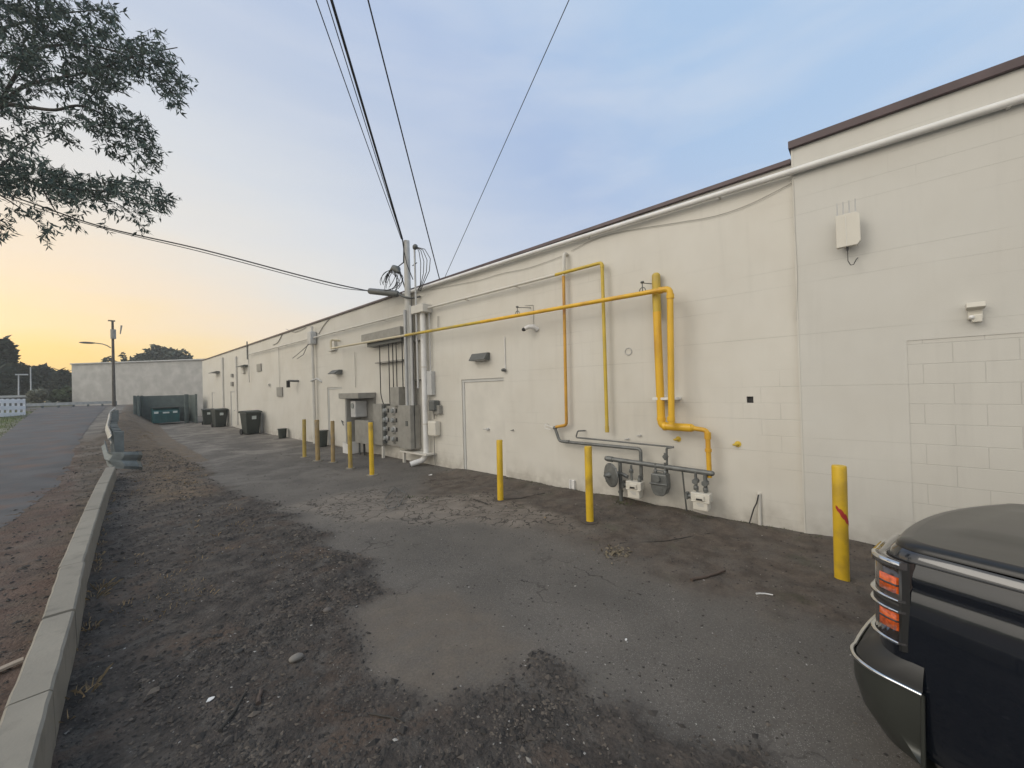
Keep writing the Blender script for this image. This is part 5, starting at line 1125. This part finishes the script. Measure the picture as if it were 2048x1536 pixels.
# rear of the vehicle: cab, bed, doors
side = [(-1.3, .32), (-1.3, 1.085), (-1.42, 1.13), (-2.1, 1.66), (-2.35, 1.72), (-3.7, 1.72), (-3.92, 1.62), (-4.05, 1.14), (-5.75, 1.14), (-5.8, .95), (-5.8, .40), (-5.2, .34)]
mb = MB(); mb.prism([(-1.351, .34), (-1.351, 1.08), (-4.06, 1.12), (-5.75, 1.12), (-5.8, .95), (-5.8, .40)], lambda u, v, w__: (w__, u, v), -.975, .975); mb.build('body', M_PAINT, root, bev=.03)
mb = MB(); vs = [(-.90, -1.40, 1.10), (.90, -1.40, 1.10), (.90, -4.05, 1.12), (-.90, -4.05, 1.12), (-.72, -2.15, 1.70), (.72, -2.15, 1.70), (.74, -3.85, 1.70), (-.74, -3.85, 1.70)]
mb.add(vs, [(0, 1, 5, 4), (1, 2, 6, 5), (2, 3, 7, 6), (3, 0, 4, 7), (4, 5, 6, 7)]); mb.build('cab', M_PAINT, root, bev=.03)
MB().add([(-.84, -1.455, 1.155), (.84, -1.455, 1.155), (.70, -2.11, 1.665), (-.70, -2.11, 1.665)], [(0, 1, 2, 3)]).build('windshield', M_GLASS, root)
for sx in (-1, 1):
    for ya_, yb_ in ((-2.0, -2.85), (-2.95, -3.75)):
        q0 = Vector((sx*.902, ya_+.02, 1.15)); MB().add([(sx*.90, ya_-(0.0), 1.15), (sx*.90, yb_, 1.15), (sx*.752, yb_, 1.64), (sx*.752, ya_-.2, 1.64)], [(0, 1, 2, 3)]).build('side_window', M_GLASS, root)
for sx in (-1, 1):
    for yy in (AC[0], -4.75):
        wr = bpy.data.objects.new('wheel', None); C.objects.link(wr); wr.parent = root; wr.location = (sx*.84, yy, AC[1]); ORG[wr.name] = Vector()
        MB().tube([(-sx*.13, 0, 0), (-sx*.12, 0, 0), (sx*.10, 0, 0), (sx*.12, 0, 0)], [.34, .40, .40, .35], 36).build('tyre', M_TYRE, wr)
        mb = MB(); mb.tube([(sx*.118, 0, 0), (sx*.124, 0, 0)], [.25, .24], 28)
        for k in range(6): a = k*math.pi/3; mb.bar((sx*.128, .03*math.cos(a), .03*math.sin(a)), (sx*.128, .23*math.cos(a), .23*math.sin(a)), .06, .02, (1, 0, 0))
        mb.tube([(sx*.12, 0, 0), (sx*.145, 0, 0)], .05, 14); mb.build('rim', M_RIM, wr)
    mb = MB(); n = 18; vs = []
    for k in range(n+1):
        a = math.radians(-20)+math.radians(220)*k/n
        for xo in (.35, .88): vs.append((sx*xo, AC[0]+.49*math.cos(a), max(.1, AC[1]+.49*math.sin(a))))
    mb.add(vs, [(i*2, i*2+1, i*2+3, i*2+2) for i in range(n)], True); mb.build('arch_liner', M_BLACK, root)
# patches that follow the plan outline
def arc_pts(ins, **kw):
    o = outline(ins=ins, **kw); s_ = [0]
    for a, b_ in zip(o, o[1:]): s_.append(s_[-1]+math.hypot(a[0]-b_[0], a[1]-b_[1]))
    return o, s_
def at_s(o, s_, v):
    for i in range(len(s_)-1):
        if s_[i+1] >= v: u = (v-s_[i])/(s_[i+1]-s_[i]+1e-9); return (o[i][0]+(o[i+1][0]-o[i][0])*u, o[i][1]+(o[i+1][1]-o[i][1])*u)
    return o[-1]
S0 = 1.35-.13                                   # arclength where the corner begins
def patch(s0_, s1_, z0_, z1_, off, th=.012, n=14, zt=None, mir=1):
    off += .020; o, s_ = arc_pts(-off); o2, s2_ = arc_pts(-off+th); mb = MB(); vs = []
    for k in range(n+1):
        v = S0+s0_+(s1_-s0_)*k/n; a = at_s(o, s_, v); b_ = at_s(o2, s2_, v*(s2_[len(s2_)//2]/s_[len(s_)//2]))
        dz = (zt or (lambda u: 0))(k/n)
        vs += [(mir*a[0], a[1], z0_+dz), (mir*a[0], a[1], z1_+dz), (mir*b_[0], b_[1], z1_+dz), (mir*b_[0], b_[1], z0_+dz)]
    fs = [(i*4+j, i*4+(j+1) % 4, (i+1)*4+(j+1) % 4, (i+1)*4+j) for i in range(n) for j in range(4)]
    mb.add(vs, fs, True); mb.add(vs[:4], [(0, 1, 2, 3)]); mb.add(vs[-4:], [(3, 2, 1, 0)]); return mb
for mir in (-1, 1):
    mm = -mir
    hl = patch(.03, .62, .625, .985, .006, .035, 22, mir=mm).build('headlight', M_LENS, root)
    patch(.024, .034, .605, .985, .010, .02, 3, mir=mm).build('side_bezel', M_TRIM, hl)
    patch(.030, .40, .955, .985, .016, .02, 18, mir=mm).build('chrome_strip', M_CHROME, hl)
    for z0_, z1_ in ((.845, .915), (.685, .765)):
        am = patch(.042, .115, z0_, z1_, .012, .01, 6, mir=mm).build('amber_reflector', M_AMBER, hl)
        patch(.042, .115, (z0_+z1_)/2-.004, (z0_+z1_)/2+.004, .014, .01, 6, mir=mm).build('divider', M_LENS, am)
    for z in (.812, .765, .632): patch(.034, .60, z, z+.010, .020, .02, 20, mir=mm).build('chrome_strip', M_CHROME, hl)
    patch(.034, .60, .772, .812, .012, .02, 20, mir=mm).build('band', M_TRIM, hl)
# grille
mb = patch(.62, 1.05, .60, .98, .004, .02, 10)
MB().box((-.52, .02, .60), (.52, .07, .955)).build('grille', M_TRIM, root)
for z in (.66, .75, .84, .915): MB().box((-.52, .06, z), (.52, .082, z+.03)).build('grille_bar', M_CHROME, root)
# bumper
mb = MB()
bk = lambda ins, fwd=0: dict(ins=ins, rc=.17, bow=.10, fwd=fwd, yr=-.17)
loft(mb, [(.62, bk(.012)), (.585, bk(-.01, .02)), (.545, bk(-.025, .04)), (.50, bk(-.034, .065)), (.47, bk(-.036, .075))]); mb.build('bumper_cap', M_TRIM, root)
mb = MB(); loft(mb, [(.472, bk(-.038, .078)), (.455, bk(-.040, .08)), (.36, bk(-.040, .076)), (.26, bk(-.032, .055)), (.17, bk(-.012, .01)), (.13, bk(.02, -.03)), (.12, bk(.06, -.07))]); bu = mb.build('bumper', M_BUMP, root)
o = outline(**bk(-.042, .082)); MB().tube([(x, y, .468) for x, y in o], .010, 8).build('chrome_edge', M_CHROME, bu)
mb = MB()
for sx in (-1, 1): mb.tube([(sx*(HW+.036), -.17, .465), (sx*(HW+.034), -.17, .15)], .008, 6)
mb.build('end_trim', M_BUMP, bu)
# ================================================================== GRAVEL AND LITTER
rnd = random.Random(5)
gmat = bpy.data.materials.new('gravel_stone'); gmat.use_nodes = True; t_ = gmat.node_tree; b = t_.nodes['Principled BSDF']; b.inputs['Roughness'].default_value = .9
at = t_.nodes.new('ShaderNodeAttribute'); at.attribute_name = 'tint'; rp = t_.nodes.new('ShaderNodeValToRGB'); e = rp.color_ramp
e.elements[0].color = (.03, .027, .025, 1); e.elements[1].color = (.42, .40, .37, 1)
for p_, c_ in ((.35, (.050, .043, .037)), (.7, (.085, .072, .061)), (.93, (.13, .107, .086)), (.965, (.22, .20, .175))): q_ = e.elements.new(p_); q_.color = (*c_, 1)
t_.links.new(at.outputs['Fac'], rp.inputs[0]); t_.links.new(rp.outputs[0], b.inputs['Base Color'])
import bisect
def gsamp(arr, x, y):
    i = min(max(bisect.bisect(XS, x)-1, 0), nx-2); j = min(max(bisect.bisect(YS, y)-1, 0), len(YS)-2); return arr[j*nx+i]
def gz(x, y):
    i = min(max(bisect.bisect(XS, x)-1, 0), nx-2); j = min(max(bisect.bisect(YS, y)-1, 0), len(YS)-2)
    u = (x-XS[i])/(XS[i+1]-XS[i]); v = (y-YS[j])/(YS[j+1]-YS[j]); Z = lambda a, b_: verts[b_*nx+a][2]
    return (Z(i, j)*(1-u)+Z(i+1, j)*u)*(1-v)+(Z(i, j+1)*(1-u)+Z(i+1, j+1)*u)*v
mb = MB(); OC = [(1, 0, 0), (0, 1, 0), (-1, 0, 0), (0, -1, 0), (0, 0, .8), (0, 0, -.6)]; OF = [(0, 1, 4), (1, 2, 4), (2, 3, 4), (3, 0, 4), (1, 0, 5), (2, 1, 5), (3, 2, 5), (0, 3, 5)]
V, FA, TI = [], [], []
def stone(x, y, r_, tint, sink=.3):
    o = len(V); z = gz(x, y); a = rnd.uniform(0, 6.28); ca_, sa_ = math.cos(a), math.sin(a); sx_, sy_ = r_*rnd.uniform(.7, 1.4), r_*rnd.uniform(.6, 1.1); sz_ = r_*rnd.uniform(.45, .8)
    for (p, q_, s_) in OC:
        p = (p+rnd.uniform(-.25, .25))*sx_; q_ = (q_+rnd.uniform(-.25, .25))*sy_; s_ = (s_+rnd.uniform(-.15, .15))*sz_
        V.append((x+p*ca_-q_*sa_, y+p*sa_+q_*ca_, z+s_+sz_*(.5-sink)))
    for f in OF: FA.append(tuple(i+o for i in f)); TI.append(tint)
cnt = 0; tries = 0
while cnt < 42000 and tries < 600000:
    tries += 1; r = rnd.random(); D_ = .9+13*r**1.7; ang = rnd.uniform(-.95, .95); px_ = PSI+ang; x, y = D_*math.sin(px_)/math.cos(ang), D_*math.cos(px_)/math.cos(ang)
    if x > 5.74 or x < -3 or y < -2.5: continue
    if abs(x-railx(y)) < .11: continue
    ro = gsamp(rough_a, x, y); di = gsamp(dirt_a, x, y); cl = .5+.9*fbm(x, y, 1.3, 9)
    pr = max(ro*max(.12, cl), di*.28*max(.1, cl), .05*(1-.85*gsamp(tan_a, x, y)))
    if x < railx(y): pr = .5*max(.1, cl)
    if rnd.random() > pr: continue
    rr = (.0035+.009*rnd.random()**2)*(1+.09*D_)*(1.15 if ro > .5 else .8)
    if ro > .5 and rnd.random() < .04: rr *= 2.2
    stone(x, y, min(rr, .032), min(.999, rnd.random()**1.1*.93 if rnd.random() > (.015 if rr < .012 else .002) else .96+.039*rnd.random())); cnt += 1
for _ in range(2600):
    D_ = 1.0+8*rnd.random()**1.5; ang = rnd.uniform(-.95, .95); a = PSI+ang; x, y = D_*math.sin(a)/math.cos(ang), D_*math.cos(a)/math.cos(ang)
    if x > 5.7 or abs(x-railx(y)) < .13 or x < -3: continue
    ro = gsamp(rough_a, x, y); edge = 4*ro*(1-ro); cl = .2+1.2*fbm(x, y, .9, 4)
    if rnd.random() > max(ro*max(.05, cl), edge*.5): continue
    stone(x, y, rnd.uniform(.014, .034)*(1+.03*D_), rnd.uniform(.0, .55), .55)
# white chips on the pavement
for _ in range(900):
    D_ = 1.0+8*rnd.random()**1.3; ang = rnd.uniform(-.9, .9); a = PSI+ang; x, y = D_*math.sin(a)/math.cos(ang), D_*math.cos(a)/math.cos(ang)
    if x > 5.7 or x < railx(y)+.2: continue
    stone(x, y, rnd.uniform(.003, .0065)*(1+.08*D_), rnd.uniform(.93, .999), .1)
me = bpy.data.meshes.new('gravel'); me.from_pydata(V, [], FA); me.update(); A2 = me.attributes.new('tint', 'FLOAT', 'FACE'); A2.data.foreach_set('value', TI)
me.materials.append(gmat); g = bpy.data.objects.new('gravel', me); C.objects.link(g); tag(g, 'loose dark gravel and pale chips strewn over the lot', 'gravel', kind='stuff')
# dry grass and weeds
mb = MB(); wd = MB()
def tuft(m_, x, y, n, h_, sp):
    for _ in range(n):
        a = rnd.uniform(0, 6.28); r_ = sp*rnd.random(); p = Vector((x+r_*math.cos(a), y+r_*math.sin(a), gz(x+r_*math.cos(a), y+r_*math.sin(a))-.005)); d = Vector((math.cos(a)*rnd.uniform(.1, 1.3), math.sin(a)*rnd.uniform(.1, 1.3), 1)).normalized()*h_*rnd.uniform(.4, 1.2)
        w_ = Vector((-math.sin(a), math.cos(a), 0))*.0022*(1+.12*y); m_.add([p-w_, p+w_, p+d*.6+w_*.6+Vector((0, 0, .0)), p+d+Vector((0, 0, -.25*h_))], [(0, 1, 2, 3)])
for px, py, n, h_, sp in ((370, 1185, 70, .04, .22), (330, 1160, 40, .04, .2), (185, 1200, 26, .10, .10), (200, 1180, 26, .12, .08), (180, 1260, 16, .09, .06), (560, 1120, 50, .03, .3), (640, 1120, 40, .03, .2), (385, 968, 30, .06, .15), (175, 1390, 14, .14, .06), (230, 1000, 40, .05, .3), (300, 960, 50, .04, .4), (480, 1060, 40, .03, .4)):
    p = onZ(px, py); tuft(mb, p.x, p.y, n, h_, sp)
for _ in range(70): y = rnd.uniform(4, 26); tuft(mb, railx(y)+rnd.uniform(.3, 1.6), y, 10, .06, .12)
for _ in range(30): y = rnd.uniform(1, 12); tuft(mb, railx(y)+.12, y, 5, .07, .03); tuft(mb, railx(y)-.12, y, 5, .05, .03)
for _ in range(80): y = rnd.uniform(.4, 5.4); tuft(wd, 5.76-abs(rnd.gauss(0, .10))-.02, y, 7, .035, .05)
for _ in range(26): y = rnd.uniform(.8, 5.0); tuft(wd, 5.76-rnd.uniform(.1, .9), y, 8, .025, .10)
for px, py in ((1243, 1012), (1250, 1014), (1235, 1010), (850, 1000), (820, 995)):
    p = onZ(px, py); tuft(wd, min(p.x, 5.7), p.y, 30, .05, .10)
o = mb.build('dry_grass', M_STEM); tag(o, 'straw coloured dry grass tufts along the kerb beam and gravel', 'grass', kind='stuff')
o = wd.build('weeds', M_WEED); tag(o, 'low green weeds at the foot of the wall', 'weeds', kind='stuff')
# verge grass by the white fence
mb = MB()
for _ in range(9000):
    y = rnd.uniform(20, 44); x = rnd.uniform(-9, -2.3); z = hgt(x, y); a = rnd.uniform(0, 6.28); d = Vector((math.cos(a)*.04, math.sin(a)*.04, rnd.uniform(.04, .11))); w_ = Vector((-math.sin(a), math.cos(a), 0))*.012
    mb.add([Vector((x, y, z))-w_, Vector((x, y, z))+w_, Vector((x, y, z))+d], [(0, 1, 2)])
o = mb.build('verge_grass', mat('verge_blades', (.11, .14, .035), .8, var=.4)); tag(o, 'short green grass on the verge under the white fence', 'grass', kind='stuff')
# sticks, rock, litter
def stick(pts, r_, lb, m_=M_BARK, nm='stick', D=None):
    P_ = [onZ(a, b_) for a, b_ in pts]
    for p in P_: p.z = gz(p.x, p.y)+r_*.8
    n = len(P_); o = []
    for i in range(n-1):
        for k in range(4): o.append(P_[i]+(P_[i+1]-P_[i])*k/4+Vector((rnd.gauss(0, r_*.25), rnd.gauss(0, r_*.25), 0)))
    o.append(P_[-1]); single(MB().tube(o, [r_*(1-.4*i/len(o)) for i in range(len(o))], 7), nm, m_, lb, 'stick')
stick([(1382, 1166), (1410, 1162), (1450, 1147)], .016, 'thick brown stick lying on the dirt between the meters and the pickup', mat('brown_stick', (.085, .062, .05), .9, var=.3, bump=.004))
stick([(438, 1470), (462, 1438), (492, 1392)], .011, 'longest dark stick in the gravel at the bottom, leaning towards the wall'); stick([(516, 1418), (522, 1390)], .014, 'short fat stick beside the longest dark one', mat('brown_stick', (.085, .062, .05)))
stick([(740, 1432), (790, 1440), (810, 1450)], .006, 'thin twig lying across the gravel in the bottom middle'); stick([(170, 1390), (190, 1376), (205, 1372)], .004, 'pale bent twig beside the concrete beam', M_STEM); stick([(948, 1003), (975, 1012)], .012, 'small stick by the bollard in front of the door')
stick([(1000, 1003), (1040, 1000), (1090, 990)], .008, 'long thin dark stem on the ground right of the door bollard'); stick([(1240, 1090), (1330, 1085), (1420, 1070)], .006, 'dark root line lying below the meters')
stick([(1512, 1193), (1528, 1192), (1546, 1195)], .008, 'small white splinter on the dirt before the red marked bollard', M_WHITE)
# wire bent on the ground by the door
P_ = [onZ(a, b_) for a, b_ in ((770, 1000), (790, 978), (812, 990), (798, 1018), (775, 1022), (768, 1006))]
for p in P_: p.z = gz(p.x, p.y)+.02+.03*rnd.random()
single(MB().tube(P_+[P_[1], P_[3]], .006, 6), 'bent_wire', M_DGREY, 'bent loop of dark wire lying on the cracked pavement before the meter bank', 'wire')
def rock(px, py, r_, lb, m_):
    p = onZ(px, py); p.z = gz(p.x, p.y)+r_*.3; mb = MB(); mb.ell(p, (r_, r_*.7, r_*.45), 12, 8)
    for v in mb.v: v += (v-p)*.28*noise.noise(v*25)
    single(mb, 'rock', m_, lb, 'rock')
rock(592, 1325, .05, 'pale flat rock in the gravel left of the sandy patch', mat('pale_rock', (.22, .20, .175), .9, var=.2, bump=.004)); rock(655, 1228, .04, 'brown flat rock at the edge of the smooth paving', mat('brown_rock', (.11, .095, .085), .9, var=.2)); rock(478, 1290+20, .03, 'dark stone between the pale rock and the sticks', mat('dark_rock', (.06, .055, .05), .9, var=.2))
def flake(px, py, s_, lb, m_=M_WHITE, nm='litter_scrap'):
    p = onZ(px, py); p.z = gz(p.x, p.y)+.006; n = 7; mb = MB(); mb.prism([(s_*rnd.uniform(.6, 1.2)*math.cos(i*6.283/n), s_*rnd.uniform(.5, 1)*math.sin(i*6.283/n)) for i in range(n)], lambda u, v, w__: (p.x+u, p.y+v, p.z+w__+.1*u), 0, .004); single(mb, nm, m_, lb, 'litter')
flake(421, 1405, .022, 'round white scrap in the gravel at the lower left'); flake(1252, 1281, .012, 'white chip alone on the dark paving before the pickup'); flake(861, 951, .05, 'white scrap on the ground by the downspout outlet'); flake(1090, 1040, .02, 'small pale leaf scrap before the gas meter bollard', M_STEM)
# leaf litter pile
mb = MB()
for _ in range(90):
    p = onZ(1232+rnd.gauss(0, 16), 1108+rnd.gauss(0, 6)); p.z = gz(p.x, p.y)+.012*rnd.random(); a = rnd.uniform(0, 6.28); u_ = Vector((math.cos(a), math.sin(a), rnd.uniform(-.6, .6)))*.022; v_ = Vector((-math.sin(a), math.cos(a), rnd.uniform(-.6, .6)))*.012; mb.add([p-u_, p+v_, p+u_, p-v_], [(0, 1, 2, 3)])
o = mb.build('leaf_litter', mat('dead_leaf', (.16, .13, .085), .85, var=.4, vs=20)); tag(o, 'small heap of dead leaves on the dirt before the meters', 'leaf litter', kind='stuff')
# broken board left of the beam
a = onZ(-30, 1352, .03); b_ = onZ(48, 1318, .05); single(MB().bar(a, b_, .05, .018), 'wood_scrap', mat('pale_board', (.30, .25, .20), .85, var=.2), 'pale broken board lying on the road side of the concrete beam', 'board', bev=.002)

# ================================================================== HAZE
hb = MB().box((-170, -30, -1.2), (175, 300, 14)); hm = bpy.data.materials.new('haze'); hm.use_nodes = True; t = hm.node_tree; t.nodes.clear()
o_ = t.nodes.new('ShaderNodeOutputMaterial'); pv = t.nodes.new('ShaderNodeVolumePrincipled'); pv.inputs['Color'].default_value = (.95, .93, .88, 1); pv.inputs['Density'].default_value = .0016
t.links.new(pv.outputs[0], o_.inputs['Volume']); tag(hb.build('haze', hm), kind='stuff')
